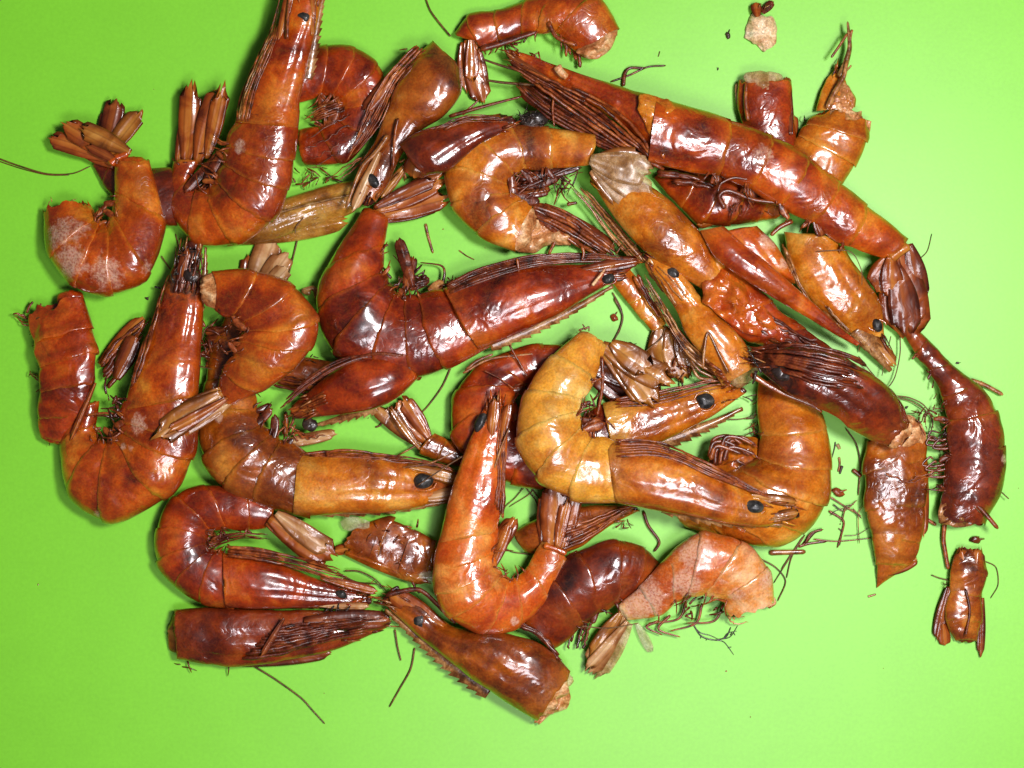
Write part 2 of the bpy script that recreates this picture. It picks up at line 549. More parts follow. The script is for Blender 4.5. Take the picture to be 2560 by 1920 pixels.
def blade(p0, p1, w, z0, z1, th=5.0, n=18, m=9, base=0.42, tip=0.75, arch=0.10, bend=0.0, seed=0, jag=0.05, skew=0.0):
    """a leaf-shaped plate (tail blade, swimmeret, antennal scale)"""
    p0, p1 = np.array(p0, float), np.array(p1, float)
    d = p1 - p0
    L = max(np.linalg.norm(d), 1e-3)
    d = d / L
    nn = np.array([-d[1], d[0]])
    top, across = [], []
    for i in range(n):
        t = i / (n - 1)
        prof = base + (1 - base) * math.sin(min(t / 0.62, 1.0) * math.pi / 2)
        if t > 0.62:
            prof *= tip + (1 - tip) * (1 - ((t - 0.62) / 0.38) ** 2)
        rnd = 1.0 if t < 0.9 else math.sqrt(max(0.0, 1 - ((t - 0.9) / 0.105) ** 2))
        for j in range(m):
            v = -1 + 2 * j / (m - 1)
            ww = w / 2 * prof * (0.35 + 0.65 * rnd)
            e = 0
            if t > 0.85:
                e = jag * L * (vnoise(np.array([[v * 4.0, seed, 0.3]]), seed)[0] - 0.8 * v * v)
            k = bend * L * t * t
            pos = p0 + d * (L * t + e * (t - 0.85) / 0.15 * (t > 0.85)) + nn * (v * ww + k + skew * w * t)
            z = z0 + (z1 - z0) * t + arch * w * (1 - v * v) + arch * 0.45 * w * math.exp(-(v / 0.13) ** 2)
            z += w * 0.05 * vnoise(np.array([[t * 4, v * 1.5, seed * 1.7]]), seed + 2)[0]
            top.append((pos[0], pos[1], z + th / 2))
            across.append(v)
    top = np.array(top)
    bot = top.copy()
    edge = 1 - np.abs(np.array(across)) ** 4
    bot[:, 2] -= th * (0.25 + 0.75 * edge)
    bot[:, 2] = np.maximum(bot[:, 2], 0.4)
    top[:, 2] = np.maximum(top[:, 2], 1.4)
    N = n * m
    f = [(a, b, c_, d_) for (a, b, c_, d_) in grid_faces(n, m, False)]
    f += [(d_ + N, c_ + N, b + N, a + N) for (a, b, c_, d_) in grid_faces(n, m, False)]
    loop = list(range(m)) + [i * m + m - 1 for i in range(1, n)] + [(n - 1) * m + j for j in range(m - 2, -1, -1)] \
        + [i * m for i in range(n - 2, 0, -1)]
    for a, b in zip(loop, loop[1:] + loop[:1]):
        f.append((b, a, a + N, b + N))
    return np.concatenate([top, bot]), f, {'across': across + across}


def tube(pts, r0, r1, n=None, m=7, flat=1.0, seed=0, wob=0.0, joints=0, knob=0.0):
    """tapered tube through (x, y, z) pixel points"""
    pts = np.array(pts, float)
    n = n or max(8, 5 * (len(pts) - 1) + 1)
    t = np.linspace(0, len(pts) - 1, n)
    c = catmull(pts, t, 0.15)
    if wob:
        c[:, :2] += np.stack([vnoise(np.stack([t * 1.7, t * 0 + 5, t * 0 + k], 1), seed + k) for k in (0, 1)], 1) * wob
    tg = np.gradient(c, axis=0)
    tg /= np.maximum(np.linalg.norm(tg, axis=1), 1e-6)[:, None]
    sd = np.stack([-tg[:, 1], tg[:, 0], np.zeros(n)], 1)
    sd /= np.maximum(np.linalg.norm(sd, axis=1), 1e-6)[:, None]
    up = np.cross(sd, tg)
    up *= np.sign(up[:, 2:3] + 1e-9)
    f = np.linspace(0, 1, n)
    r = (r0 + (r1 - r0) * f) * 0.76
    if joints:
        r = r * (1 + 0.28 * np.abs(np.sin(np.pi * joints * f)) - 0.1)
    if knob:
        r = r * (1 + knob * vnoise(np.stack([f * n * 0.5, f * 0 + seed, f * 0], 1), seed + 9))
    r[0] *= 0.6
    r[-1] *= 0.45
    a = np.linspace(0, 2 * np.pi, m, endpoint=False)
    P = c[:, None] + r[:, None, None] * (sd[:, None] * np.cos(a)[None, :, None] + flat * up[:, None] * np.sin(a)[None, :, None])
    P = P.reshape(-1, 3)
    P[:, 2] = np.maximum(P[:, 2], 0.4)
    fc = grid_faces(n, m)
    fc.append(tuple(range(m - 1, -1, -1)))
    fc.append(tuple(range((n - 1) * m, n * m)))
    return P, fc


def ball(c, rx, ry, rz, ang=0.0, seed=0, amp=0.1, nu=14, nv=18):
    P = []
    ca, sa = math.cos(ang), math.sin(ang)
    for i in range(nu):
        f = math.pi * (i + 0.02) / (nu - 0.96)
        for j in range(nv):
            a = 2 * math.pi * j / nv
            x, y, z = math.sin(f) * math.cos(a) * rx, math.sin(f) * math.sin(a) * ry, math.cos(f) * rz
            P.append((x * ca - y * sa, x * sa + y * ca, z))
    P = np.array(P)
    R = max(rx, ry)
    k = 1 + amp * vnoise(P / (R * 0.7) + 5.5, seed) + amp * 0.5 * vnoise(P / (R * 0.3) + 1.5, seed + 1)
    P = P * k[:, None] + np.array(c)
    P[:, 2] = np.maximum(P[:, 2], 0.4)
    f = grid_faces(nu, nv)
    return P, f


def pts3(c, pl, z):
    """crop polyline (u, v[, z]) -> pixel points with heights"""
    out = []
    for i, p in enumerate(pl):
        x, y = px(c, p[0], p[1])
        out.append((x, y, p[2] if len(p) > 2 else z))
    return out


# ------------------------------------------------------------------ builders of shrimp parts
def carapace(T, c, rows, z=0, k=0.66, eye=None, rost=None, seed=0, jag=(0.0, 0.0), amp=0.03, groove=1.15, rear=None, name='carapace',
             mat=None, front=True, flare=(1.0, 1.0)):
    """rows run from the rear edge to the front; the plate's free rim is at the rear"""
    st = stations(c, rows, z, k)
    T.surf.append(st)
    st = st[::-1]                                     # front -> rear so that the rim lies at the rear
    n = len(st)
    sd = T.seed + seed
    v, f, at = shell(st, 0, n - 1 + (0.0 if rear else 0.10), rings=10 * (n - 1), m=52, flare=flare, bulge=0.0, bow=0.0 if rear else 0.16, jag=(jag[1], jag[0]), seed=sd, amp=amp,
                     tight=0.15, scallop=0.0, groove=groove)
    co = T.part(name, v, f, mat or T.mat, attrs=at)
    if front:
        v, f = cap(st, 0, sd + 3, out=0.5, scale=1.0, amp=0.16)
        T.part('mouthparts', v, f, BELLY)
    if rear:
        v, f = cap(st, n - 1, sd + 4, out=rear if isinstance(rear, float) else 0.15, scale=0.92)
        T.part('torn_flesh', v, f, FLESH)
    else:
        v, f = cap(st, n - 1, sd + 4, out=-0.12, scale=0.92, amp=0.05)
        T.part('inner_flesh', v, f, BELLY)
    if front:
        face(T, st)
    if rost:
        rostrum(T, co, c, **rost)
    if eye:
        x, y = px(c, eye[0], eye[1])
        r = eye[2] * ks(c) * 0.84
        asp = eye[3] if len(eye) > 3 else 0.75
        ang = math.radians(eye[4]) if len(eye) > 4 else 0
        ez = eye[5] if len(eye) > 5 else None
        if ez is None:
            m_ = np.argmin(np.hypot((st[:, 0] + st[:, 2]) / 2 - x, (st[:, 1] + st[:, 3]) / 2 - y))
            ez = st[m_, 4] + st[m_, 5] * 0.91
        v, f = ball((x, y, ez), r, r * asp, r * 0.5, ang, sd + 8, 0.16)
        T.part('eye', v, f, EYE, parent=co)
        # socket ridge round the eye
        ring = [(x + r * 1.25 * math.cos(a + ang), y + r * 1.25 * asp * math.sin(a + ang), ez - r * 0.12) for a in np.linspace(0.3, 5.2, 9)]
        if asp > 0.52:
            v, f = tube(ring, r * 0.16, r * 0.10, m=6)
            T.part('eye_socket', v, f, mat or T.mat, parent=co, attrs={'rim': np.zeros(len(v))})
    return co, st


def face(T, st):
    """antennule stalks and mouth limbs crowding the front of a head"""
    R = random.Random(T.seed + 5)
    n = len(st)
    hw = float(np.median(np.hypot(st[:, 0] - st[:, 2], st[:, 1] - st[:, 3]))) / 2
    for k in range(9):
        t0 = R.uniform(0.05, 0.9)
        q = catmull(st, [t0], 0.2)[0]
        q2 = catmull(st, [max(0.0, t0 - 0.4)], 0.2)[0]
        f = R.choice((-1, 1)) * R.uniform(0.25, 0.95)
        ce = (q[0:2] + q[2:4]) / 2 + (q[0:2] - q[2:4]) / 2 * f
        d = (q2[0:2] + q2[2:4]) - (q[0:2] + q[2:4])
        d = d / max(np.linalg.norm(d), 1e-6)
        a = R.uniform(-0.3, 0.3)
        d = np.array([d[0] * math.cos(a) - d[1] * math.sin(a), d[0] * math.sin(a) + d[1] * math.cos(a)])
        z = q[4] + q[5] * (0.5 + 0.5 * math.sqrt(max(0.0, 1 - f * f))) * 0.97
        L = hw * R.uniform(0.35, 0.95)
        e = ce + d * L
        r = R.uniform(2.2, 4.6)
        v, fc = tube([(ce[0], ce[1], z), ((ce[0] + e[0]) / 2, (ce[1] + e[1]) / 2, z + 4), (e[0], e[1], max(3, z - R.uniform(4, 22)))], r, r * 0.35, m=6, seed=k, joints=2)
        T.part('antennule', v, fc, R.choice((T.leg, LEG['red'], LEG['tan'], T.mat)), attrs={'rim': np.zeros(len(v))})


def rostrum(T, parent, c, pts, w, z, teeth=9, side=1, tooth=0.55, z1=None, mat=None):
    """toothed beak: a thin blade along pts, teeth on one side"""
    p = np.array([px(c, *q) for q in pts])
    n = teeth * 4 + 1
    t = np.linspace(0, len(p) - 1, n)
    q = catmull(p, t, 0.0)
    tg = np.gradient(q, axis=0)
    L = np.linalg.norm(p[-1] - p[0])
    tg /= np.maximum(np.linalg.norm(tg, axis=1), 1e-6)[:, None]
    nn = np.stack([-tg[:, 1], tg[:, 0]], 1) * side
    w = w * ks(c) * 1.35
    mat = mat or BEAK
    tooth *= 0.7
    q = q - nn * w * 0.22
    V = []
    z1 = z if z1 is None else z1
    rows = []
    for i in range(n):
        f = i / (n - 1)
        ww = w * (1 - f * 0.82)
        ph = i % 4
        th = (0, 0.25, 0.6, 1.0)[ph] * tooth * w * 0.5 * (0.4 + 0.6 * math.sin(math.pi * min(1, f * 1.15 + 0.12)))
        zz = z + (z1 - z) * f
        a = q[i] - nn[i] * ww * 0.5
        m_ = q[i]
        b = q[i] + nn[i] * ww * 0.32
        # teeth lean forward
        cpt = q[i] + nn[i] * (ww * 0.42 + th) + tg[i] * th * 0.9
        rows.append([(a[0], a[1], zz - 1), (m_[0], m_[1], zz + w * 0.16), (b[0], b[1], zz), (cpt[0], cpt[1], zz - 1.5)])
    top = [x for r in rows for x in r]
    bot = [(x[0], x[1], max(0.4, x[2] - 5.0)) for x in top]
    N = len(top)
    f = grid_faces(n, 4, False)
    f += [(d + N, c_ + N, b + N, a + N) for (a, b, c_, d) in grid_faces(n, 4, False)]
    loop = list(range(4)) + [i * 4 + 3 for i in range(1, n)] + [(n - 1) * 4 + j for j in (2, 1, 0)] + [i * 4 for i in range(n - 2, 0, -1)]
    for a, b in zip(loop, loop[1:] + loop[:1]):
        f.append((b, a, a + N, b + N))
    return T.part('rostrum', np.maximum(np.array(top + bot), [-1e9, -1e9, 0.4]), f, mat or T.mat, parent=parent)


def abdomen(T, c, rows, z=0, k=0.62, segs=None, jag0=0.0, amp=0.04, belly=True, pleo=3, pleo_len=0.5, flesh=None, flesh_end=None, tight=0.45,
            tips=True, pleo_mat=None):
    st = stations(c, rows, z, k)
    n = len(st)
    for i in range(n - 1):
        first = i == 0
        ov = 0.16 if i < n - 2 else 0.0
        v, f, at = shell(st, i - ((0.3 if not jag0 and flesh is None else 0.0) if first else 0.10), i + 1 + ov, rings=15, m=46,
                         flare=(1.0 if first else 0.955, 1.022 if i < n - 2 else 0.95), bulge=0.012,
                         jag=(jag0 if first else 0, 0.05), seed=T.seed + 11 * i, bow=(-0.05 if jag0 else 0.14), amp=amp, tight=tight, scallop=0.07)
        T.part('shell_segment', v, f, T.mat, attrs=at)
    if flesh is not None:
        v, f = cap(st, 0, T.seed + 71, out=flesh)
        T.part('torn_flesh', v, f, FLESH)
    else:
        v, f = cap(st, 0, T.seed + 71, out=-0.1, amp=0.06)
        T.part('inner_flesh', v, f, BELLY)
    v, f = cap(st, n - 1, T.seed + 72, out=0.15, amp=0.08, scale=0.9)
    T.part('tail_joint', v, f, T.mat, attrs={'rim': np.zeros(len(v))})
    # dark underside between the flaps
    if belly:
        m_ = [((r[2] * 0.88 + r[0] * 0.12), (r[3] * 0.88 + r[1] * 0.12), r[4] + r[5] * 0.42) for r in st[:-1]]
        if len(m_) >= 2:
            hw = float(np.median(np.hypot(st[:, 0] - st[:, 2], st[:, 1] - st[:, 3]))) / 2
            v, f = tube(m_, hw * 0.24, hw * 0.14, n=8 * len(m_), m=10, flat=1.2, seed=T.seed, wob=hw * 0.06, knob=0.5)
            T.part('belly', v, f, BELLY)
    if pleo:
        R = random.Random(T.seed)
        for i in range(1, n - 1):
            d = st[i, 0:2] - st[i, 2:4]
            w = np.linalg.norm(d)
            d /= w
            zz = st[i, 4] + st[i, 5] * 0.62
            for q in range(pleo):
                a = R.uniform(-0.9, 0.9)
                dd = np.array([d[0] * math.cos(a) - d[1] * math.sin(a), d[0] * math.sin(a) + d[1] * math.cos(a)])
                L = w * pleo_len * R.uniform(0.45, 1.0)
                b = st[i, 2:4] + d * w * 0.08 + np.array([R.uniform(-.06, .06), R.uniform(-.06, .06)]) * w
                e = b - dd * L
                if q % 3 != 2:
                    mid = (b + e) / 2 + np.array([-dd[1], dd[0]]) * L * R.uniform(-0.2, 0.2)
                    v, f = tube([(b[0], b[1], zz), (mid[0], mid[1], zz + R.uniform(0, 12)), (e[0], e[1], zz - R.uniform(0, 20))],
                                R.uniform(3.2, 5.4), 1.2, m=6, seed=T.seed + q, flat=0.6, joints=2)
                    T.part('swimmeret', v, f, pleo_mat or T.leg)
                else:
                    v, f, at = blade(b, e, L * 0.34, zz, max(3, zz - R.uniform(0, 16)), th=3, n=10, m=6, seed=T.seed + q + i, bend=R.uniform(-.3, .3))
                    T.part('swimmeret', v, f, pleo_mat or T.leg, attrs=at)
    return st


def fan(T, c, blades, z, mat=None):
    """blades: (u0, v0, u1, v1, width [, z0, z1 [, mat]])"""
    for i, b in enumerate(blades):
        z0, z1 = (b[5], b[6]) if len(b) > 6 else (z + 5 * i, z + 5 * i)
        mm = b[7] if len(b) > 7 else (mat or (T.fan if i % 2 == 0 else FAN[('red', 'dark', 'orange', 'gold')[(T.seed + i) % 4]]))
        v, f, at = blade(px(c, b[0], b[1]), px(c, b[2], b[3]), b[4] * 1.45 * ks(c), z0, z1, th=4, seed=T.seed + i * 3, arch=0.022, base=0.32, tip=0.93, bend=(-.06, .05, -.03, .07)[i % 4], jag=0.12)
        T.part('telson' if i == 0 else 'uropod', v, f, mm, attrs=at)


def lift(T, p, r):
    """raise the points of a limb to lie on top of its own thing's shell where they cross it"""
    for st in T.surf:
        q = catmull(st, np.linspace(0, len(st) - 1, 40), 0.2)
        ce = (q[:, 0:2] + q[:, 2:4]) / 2
        ax = (q[:, 0:2] - q[:, 2:4]) / 2
        hw = np.linalg.norm(ax, axis=1)
        for k in range(len(p)):
            i = int(np.argmin(np.hypot(ce[:, 0] - p[k, 0], ce[:, 1] - p[k, 1])))
            f = float(np.dot(p[k, :2] - ce[i], ax[i]) / max(hw[i] ** 2, 1e-6))
            if abs(f) < 0.97 and np.hypot(*(p[k, :2] - ce[i])) < hw[i] * 1.05:
                top = q[i, 4] + q[i, 5] / 2 * (1 + math.sqrt(1 - f * f) * (1 - 0.38 * max(0.0, -f) ** 2))
                p[k, 2] = max(p[k, 2], top + r * 0.3)
    return p


def legs(T, c, g0, g1, n, r=7.0, z=40, mat=None, jit=0.25, name='walking_leg', taper=0.4):
    """n legs fanned between two guide lines (same number of points)"""
    a = np.array(pts3(c, g0, z))
    b = np.array(pts3(c, g1, z))
    R = random.Random(T.seed + int(g0[0][0]))
    gap = np.linalg.norm(a - b, axis=1).mean() / max(1, n - 1)
    for i in range(n):
        f = min(1.0, max(0.0, (i + R.uniform(-0.35, 0.35)) / max(1, n - 1)))
        p = a + (b - a) * f
        p[:, 0] += [R.uniform(-1, 1) * gap * jit for _ in p]
        p[:, 1] += [R.uniform(-1, 1) * gap * jit for _ in p]
        p[:, 2] += [R.uniform(-8, 14) for _ in p]
        p = lift(T, catmull(p, np.linspace(0, len(p) - 1, 3 * len(p)), 0.1), r)
        cut = R.uniform(0.45, 1.0)
        p = p[:max(4, int(round(len(p) * (0.55 + 0.45 * cut))))]
        v, fc = tube(p, n=2 * len(p), r0=r * 0.8 * R.uniform(0.6, 1.3), r1=r * 0.75 * taper * R.uniform(0.7, 1.2), m=7, flat=0.8, seed=T.seed + i, wob=gap * 0.25, joints=R.choice((2, 3, 3, 4)))
        mm = mat or (T.leg if R.random() < 0.75 else LEG['red' if T.leg is not LEG['red'] else 'tan'])
        T.part(name, v, fc, mm)


def feeler(T, c, pl, z=6, r=2.0, r1=None, name='antenna', mat=None):
    v, f = tube(pts3(c, pl, z), r, r1 if r1 is not None else r * 0.6, m=6, n=9 * len(pl), seed=T.seed)
    T.part(name, v, f, mat or LEG['hair'])


def stick(T, c, pl, z, r, r1=None, name='walking_leg', mat=None, flat=0.8, joints=0):
    v, f = tube(pts3(c, pl, z), r, r1 if r1 is not None else r * 0.7, m=7, n=6 * len(pl), flat=flat, seed=T.seed, joints=joints)
    T.part(name, v, f, mat or T.leg)


def leaf(T, c, b, z0, z1, name, mat=None, th=4, **kw):
    v, f, at = blade(px(c, b[0], b[1]), px(c, b[2], b[3]), b[4] * ks(c), z0, z1, th=th, seed=T.seed + int(b[0]), **kw)
    T.part(name, v, f, mat or T.fan, attrs=at)


def scraps(T, c, box, n, z, L=(10, 40), r=(1.5, 4), name='leg_scrap', mat=None):
    """short broken leg ends tangled in a place on the thing"""
    R = random.Random(T.seed + int(box[0]))
    for i in range(n):
        x, y = px(c, R.uniform(box[0], box[2]), R.uniform(box[1], box[3]))
        a = R.uniform(0, 6.28)
        l = R.uniform(*L)
        b = R.uniform(-0.18, 0.18)
        zz = z + R.uniform(-8, 10)
        p = [(x, y, zz), (x + l * .5 * math.cos(a + b), y + l * .5 * math.sin(a + b), zz + R.uniform(0, 8)), (x + l * math.cos(a), y + l * math.sin(a), zz - R.uniform(0, 8))]
        rr = R.uniform(*r) * 0.85
        v, f = tube(p, rr, rr * 0.5, m=6, seed=i)
        T.part(name, v, f, mat or R.choice((T.leg, LEG['dark'], LEG['dark'])))


def fragment(T, c, outline, z, h, name='shell_plate', mat=None, th=5.0, seed=0, amp=0.12, rings=9):
    """a cupped shell flake with the given outline"""
    o = np.array([px(c, *p) for p in outline])
    n = len(o)
    m = n * 6
    t = np.linspace(0, n, m, endpoint=False)
    oo = catmull(np.concatenate([o[-2:], o, o[:2]]), t + 2, 0.5)
    ce = o.mean(0)
    R = np.linalg.norm(oo - ce, axis=1).mean()
    oo = oo + (oo - ce) * (0.07 * vnoise(np.stack([t * 2.5, t * 0, t * 0], 1), seed + 4))[:, None]
    P = []
    for r in range(rings):
        f = 1 - r / rings
        for p in oo:
            q = ce + (p - ce) * f
            P.append((q[0], q[1], z + h * (1 - f ** 2)))
    P = np.array(P)
    nz = vnoise(np.c_[P[:, :2] / (R * 0.4), P[:, 2] * 0], seed) + 0.5 * vnoise(np.c_[P[:, :2] / (R * 0.16), P[:, 2] * 0], seed + 1)
    P[:, 2] += nz * amp * R
    P[:, 2] = np.maximum(P[:, 2], th + 0.5)
    P = np.concatenate([P, [[ce[0], ce[1], P[-m:, 2].mean()]]])
    top = len(P)
    B = P.copy()
    B[:, 2] = np.maximum(B[:, 2] - th, 0.4)
    f = []
    for r in range(rings - 1):
        for j in range(m):
            a, b = r * m + j, r * m + (j + 1) % m
            f.append((a, b, b + m, a + m))
    for j in range(m):
        f.append(((rings - 1) * m + j, (rings - 1) * m + (j + 1) % m, top - 1))
    f += [tuple(i + top for i in reversed(q)) for q in f]
    for j in range(m):
        b = (j + 1) % m
        f.append((b, j, j + top, b + top))
    V = np.concatenate([P, B])
    T.part(name, V, f, mat or T.mat, attrs={'rim': np.zeros(len(V))})


def pc(c, u, v, z, r):
    """colour patch, pale (painted sheen on the far left curl) or charred: crop position, height, radius in crop units"""
    x, y = px(c, u, v)
    return (x, y, z, r * ks(c))


# ------------------------------------------------------------------ the sheet
def paper():
    n = 40
    s = 0.9
    V, F = [], []
    for i in range(n + 1):
        for j in range(n + 1):
            V.append((s * (i / n - .5) * 2, s * (j / n - .5) * 2, 0))
    for i in range(n):
        for j in range(n):
            a = i * (n + 1) + j
            F.append((a, a + n + 1, a + n + 2, a + 1))
    me = bpy.data.meshes.new("green_paper")
    me.from_pydata(V, [], F)
    me.materials.append(paper_mat())
    o = bpy.data.objects.new("green_paper", me)
    COL.objects.link(o)
    o['kind'] = 'structure'
    o['label'] = "plain bright green paper sheet under all the dried shrimps"


paper()

G = 'dried shrimps heaped on the green paper'
GH = 'loose shrimp heads in the heap'
GF = 'broken shell pieces round the heap'
GC = 'crumbs and feeler scraps on the paper'

# ---- headless curl at the far left, its broken edge facing up
T = Thing('shrimp', 'headless curled shrimp at far left with whitish painted sheen and its frayed break facing up', 'shrimp', px('V', 230, 480), 'orange', G,
          patches=[pc('A', 400, 1400, 90, 120), pc('A', 480, 1390, 100, 90), pc('A', 440, 1540, 110, 130), pc('A', 640, 1600, 110, 120), pc('A', 850, 1580, 100, 60)])  # glossy sheen painted into the shell colour as pale patches
abdomen(T, 'V', [(92, 455, 190, 440, 4, .62), (100, 545, 205, 468, 6, .75), (150, 615, 216, 480, 8, .75), (232, 641, 230, 482, 8, .7), (318, 605, 242, 468, 10, .7),
                 (359, 490, 249, 425, 14, .62), (327, 345, 246, 348, 30, .6)], jag0=0.22, pleo=3, pleo_len=0.32, amp=0.035)
fan(T, 'A', [(690, 950, 300, 795, 80, 46, 50, FAN['red']), (710, 925, 370, 750, 92, 58, 62, FAN['orange']), (775, 905, 480, 748, 80, 68, 72, FAN['gold']), (680, 985, 420, 850, 66, 40, 38, FAN['orange']), (700, 960, 520, 850, 44, 72, 66, FAN['dark'])], 40)
stick(T, 'A', [(650, 970), (690, 935), (760, 905)], 66, 17, 13, name='tail_joint', mat=T.mat)
scraps(T, 'A', (540, 1140, 690, 1300), 12, 60, (10, 30), (2, 4.5), mat=BELLY)
scraps(T, 'A', (250, 1190, 520, 1250), 7, 40, (6, 18), (2, 4), mat=FLESH)

# ---- dark tail under it
T = Thing('shrimp', 'dark red shrimp tail mostly hidden between the far left curl and the steep big-headed shrimp', 'shrimp', px('A', 850, 1120), 'dark', G)
abdomen(T, 'A', [(1120, 1330, 1080, 1010), (960, 1335, 930, 1000), (760, 1250, 760, 990), (620, 1110, 680, 960), (545, 985, 640, 900)], z=0, k=.5, pleo=0)
fan(T, 'A', [(600, 940, 712, 596, 88, 20, 24), (625, 930, 818, 652, 82, 26, 30), (580, 930, 650, 660, 60, 14, 16)], 20)

# ---- curled one under the steep shrimp
T = Thing('shrimp', "curled red shrimp with dark legs in its hollow, right under the steep shrimp's raised head", 'shrimp', px('B', 380, 600), 'red', G)
abdomen(T, 'B', [(60, 330, 130, 600), (250, 265, 230, 560), (420, 270, 300, 565), (565, 355, 345, 590), (640, 520, 370, 640), (570, 770, 330, 690), (400, 965, 250, 745), (150, 985, 110, 765)],
        z=0, k=.58, pleo=5, pleo_len=.6, amp=.045)
legs(T, 'B', [(330, 600), (230, 640), (140, 700)], [(400, 650), (260, 700), (150, 730)], 6, 5, 55)
legs(T, 'B', [(420, 680), (250, 780), (110, 850)], [(350, 900), (230, 960), (120, 1000)], 4, 3.2, 82, LEG['dark'])
scraps(T, 'B', (70, 990, 330, 1110), 20, 18, (12, 42), (2, 4.5))

# ---- pale olive head under them
T = Thing('half_shrimp', 'pale olive brown head lying flat under the two top left shrimps, see-through and greenish', 'shrimp head', px('V', 640, 470), 'olive', GH)
carapace(T, 'V', [(505, 470, 500, 532), (600, 434, 590, 518), (700, 402, 690, 482), (775, 387, 757, 464), (800, 382, 785, 430)], z=0, k=.6, amp=.05)
leaf(T, 'V', (520, 520, 745, 478, 46), 14, 20, 'shell_flap', T.mat, arch=.2)
stick(T, 'V', [(560, 500), (640, 485), (720, 455), (770, 440)], 40, 7, 5, mat=LEG['olive'])
stick(T, 'V', [(590, 462), (680, 438), (760, 420)], 60, 5, 4, mat=LEG['olive'])
feeler(T, 'V', [(652, 476), (636, 545), (620, 608)], 8, 3.0, 2.2)
feeler(T, 'V', [(655, 470), (640, 490), (637, 505)], 55, 2.4, 1.8)

# ---- steep big shrimp, head at the top edge
T = Thing('shrimp', 'big shrimp lying steeply, toothed head cut off by the top edge, tail fan bent up', 'shrimp', px('V', 560, 330), 'orange', G,
          patches=[pc('A', 1410, 860, 150, 50), pc('A', 1385, 1350, 150, 35)])
abdomen(T, 'A', [(1772, 715, 1388, 740, 58, .6), (1748, 920, 1345, 850, 55, .6), (1725, 1090, 1325, 960, 50, .6), (1640, 1290, 1280, 1060, 42, .6), (1430, 1445, 1225, 1120, 34, .55),
                 (1150, 1445, 1165, 1120, 28, .52), (1000, 1240, 1130, 1060, 22, .58), (1020, 960, 1190, 955, 30, .5)], pleo=3, pleo_len=.42, amp=.035)
carapace(T, 'A', [(1768, 735, 1398, 705, 62), (1795, 520, 1470, 520, 66), (1835, 330, 1550, 330, 74), (1870, 190, 1640, 170, 82), (1895, 60, 1690, 50, 88), (1905, -70, 1730, -80, 90)], k=.62,
         eye=(1800, 98, 46, .8, 20), rost=dict(pts=[(1830, 470), (1868, 300), (1905, 120), (1945, -60)], w=70, z=110, z1=118, teeth=12, side=1), groove=1.2)
legs(T, 'A', [(1405, 720), (1435, 560), (1520, 360), (1610, 170), (1660, -30)], [(1470, 720), (1520, 520), (1600, 320), (1660, 160), (1720, -40)], 8, 6.5, 100)
stick(T, 'A', [(1700, 230), (1705, 100), (1720, -60)], 150, 7, 4, name='antenna', mat=LEG['red'])
leaf(T, 'A', (1650, 260, 1730, -90, 60), 130, 135, 'antenna_scale', FAN['red'])
leaf(T, 'A', (1850, 210, 1850, -90, 50), 132, 135, 'antenna_scale', FAN['orange'])
fan(T, 'A', [(1100, 980, 1160, 512, 95, 45, 62), (1170, 960, 1290, 508, 105, 55, 75), (1225, 940, 1325, 545, 70, 62, 84), (1050, 980, 1120, 600, 60, 38, 52), (1250, 900, 1300, 640, 50, 60, 70)], 50)
leaf(T, 'A', (1330, 880, 1210, 1090, 60), 96, 88, 'swimmeret', LEG['dark'])
leaf(T, 'A', (1310, 900, 1090, 1140, 60), 85, 80, 'swimmeret', LEG['dark'])
scraps(T, 'A', (1060, 900, 1240, 1100), 14, 60, (14, 44), (2.5, 5), mat=LEG['dark'])
scraps(T, 'A', (1190, 920, 1340, 1100), 10, 80, (14, 40), (3, 6), mat=BELLY)

# ---- head with its rear end at the upper right
T = Thing('half_shrimp', 'smooth brown head with a pale rounded rear up and a one-eyed face pointing down', 'shrimp head', px('B', 780, 640), 'brown', GH, bump=.6)
carapace(T, 'B', [(1070, 420, 895, 250, 30), (1072, 560, 790, 350, 34), (970, 690, 690, 500, 40), (830, 780, 620, 680, 46), (715, 930, 560, 840, 50), (650, 1080, 475, 970, 52), (565, 1200, 430, 1140, 54)], k=.66,
         eye=(553, 1072, 55, .62, 62), jag=(.05, 0), amp=.022)
legs(T, 'B', [(800, 270), (650, 420), (540, 590), (470, 760), (375, 970)], [(880, 300), (700, 500), (610, 700), (520, 830), (400, 950)], 9, 6, 84, LEG['red'])
leaf(T, 'B', (700, 420, 500, 660, 90), 82, 76, 'leg_plate', FAN['red'])
stick(T, 'B', [(640, 800), (570, 900), (480, 1000), (390, 1230)], 110, 9, 6, mat=LEG['tan'])
stick(T, 'B', [(700, 700), (680, 800), (670, 1000)], 120, 6, 4, mat=LEG['red'])
leaf(T, 'B', (590, 900, 430, 1250, 70), 108, 92, 'antenna_scale', FAN['pale'])
leaf(T, 'B', (760, 960, 600, 1170, 60), 60, 50, 'antenna_scale', FAN['gold'])
feeler(T, 'B', [(1010, 215), (940, 130), (890, 60), (860, -20)], 8, 3.2, 2.4)
scraps(T, 'B', (740, 260, 800, 380), 6, 60, (8, 22), (2, 3.5))
legs(T, 'B', [(480, 930), (380, 990), (280, 1070)], [(520, 920), (400, 1030), (310, 1090)], 3, 4, 70, LEG['red'])

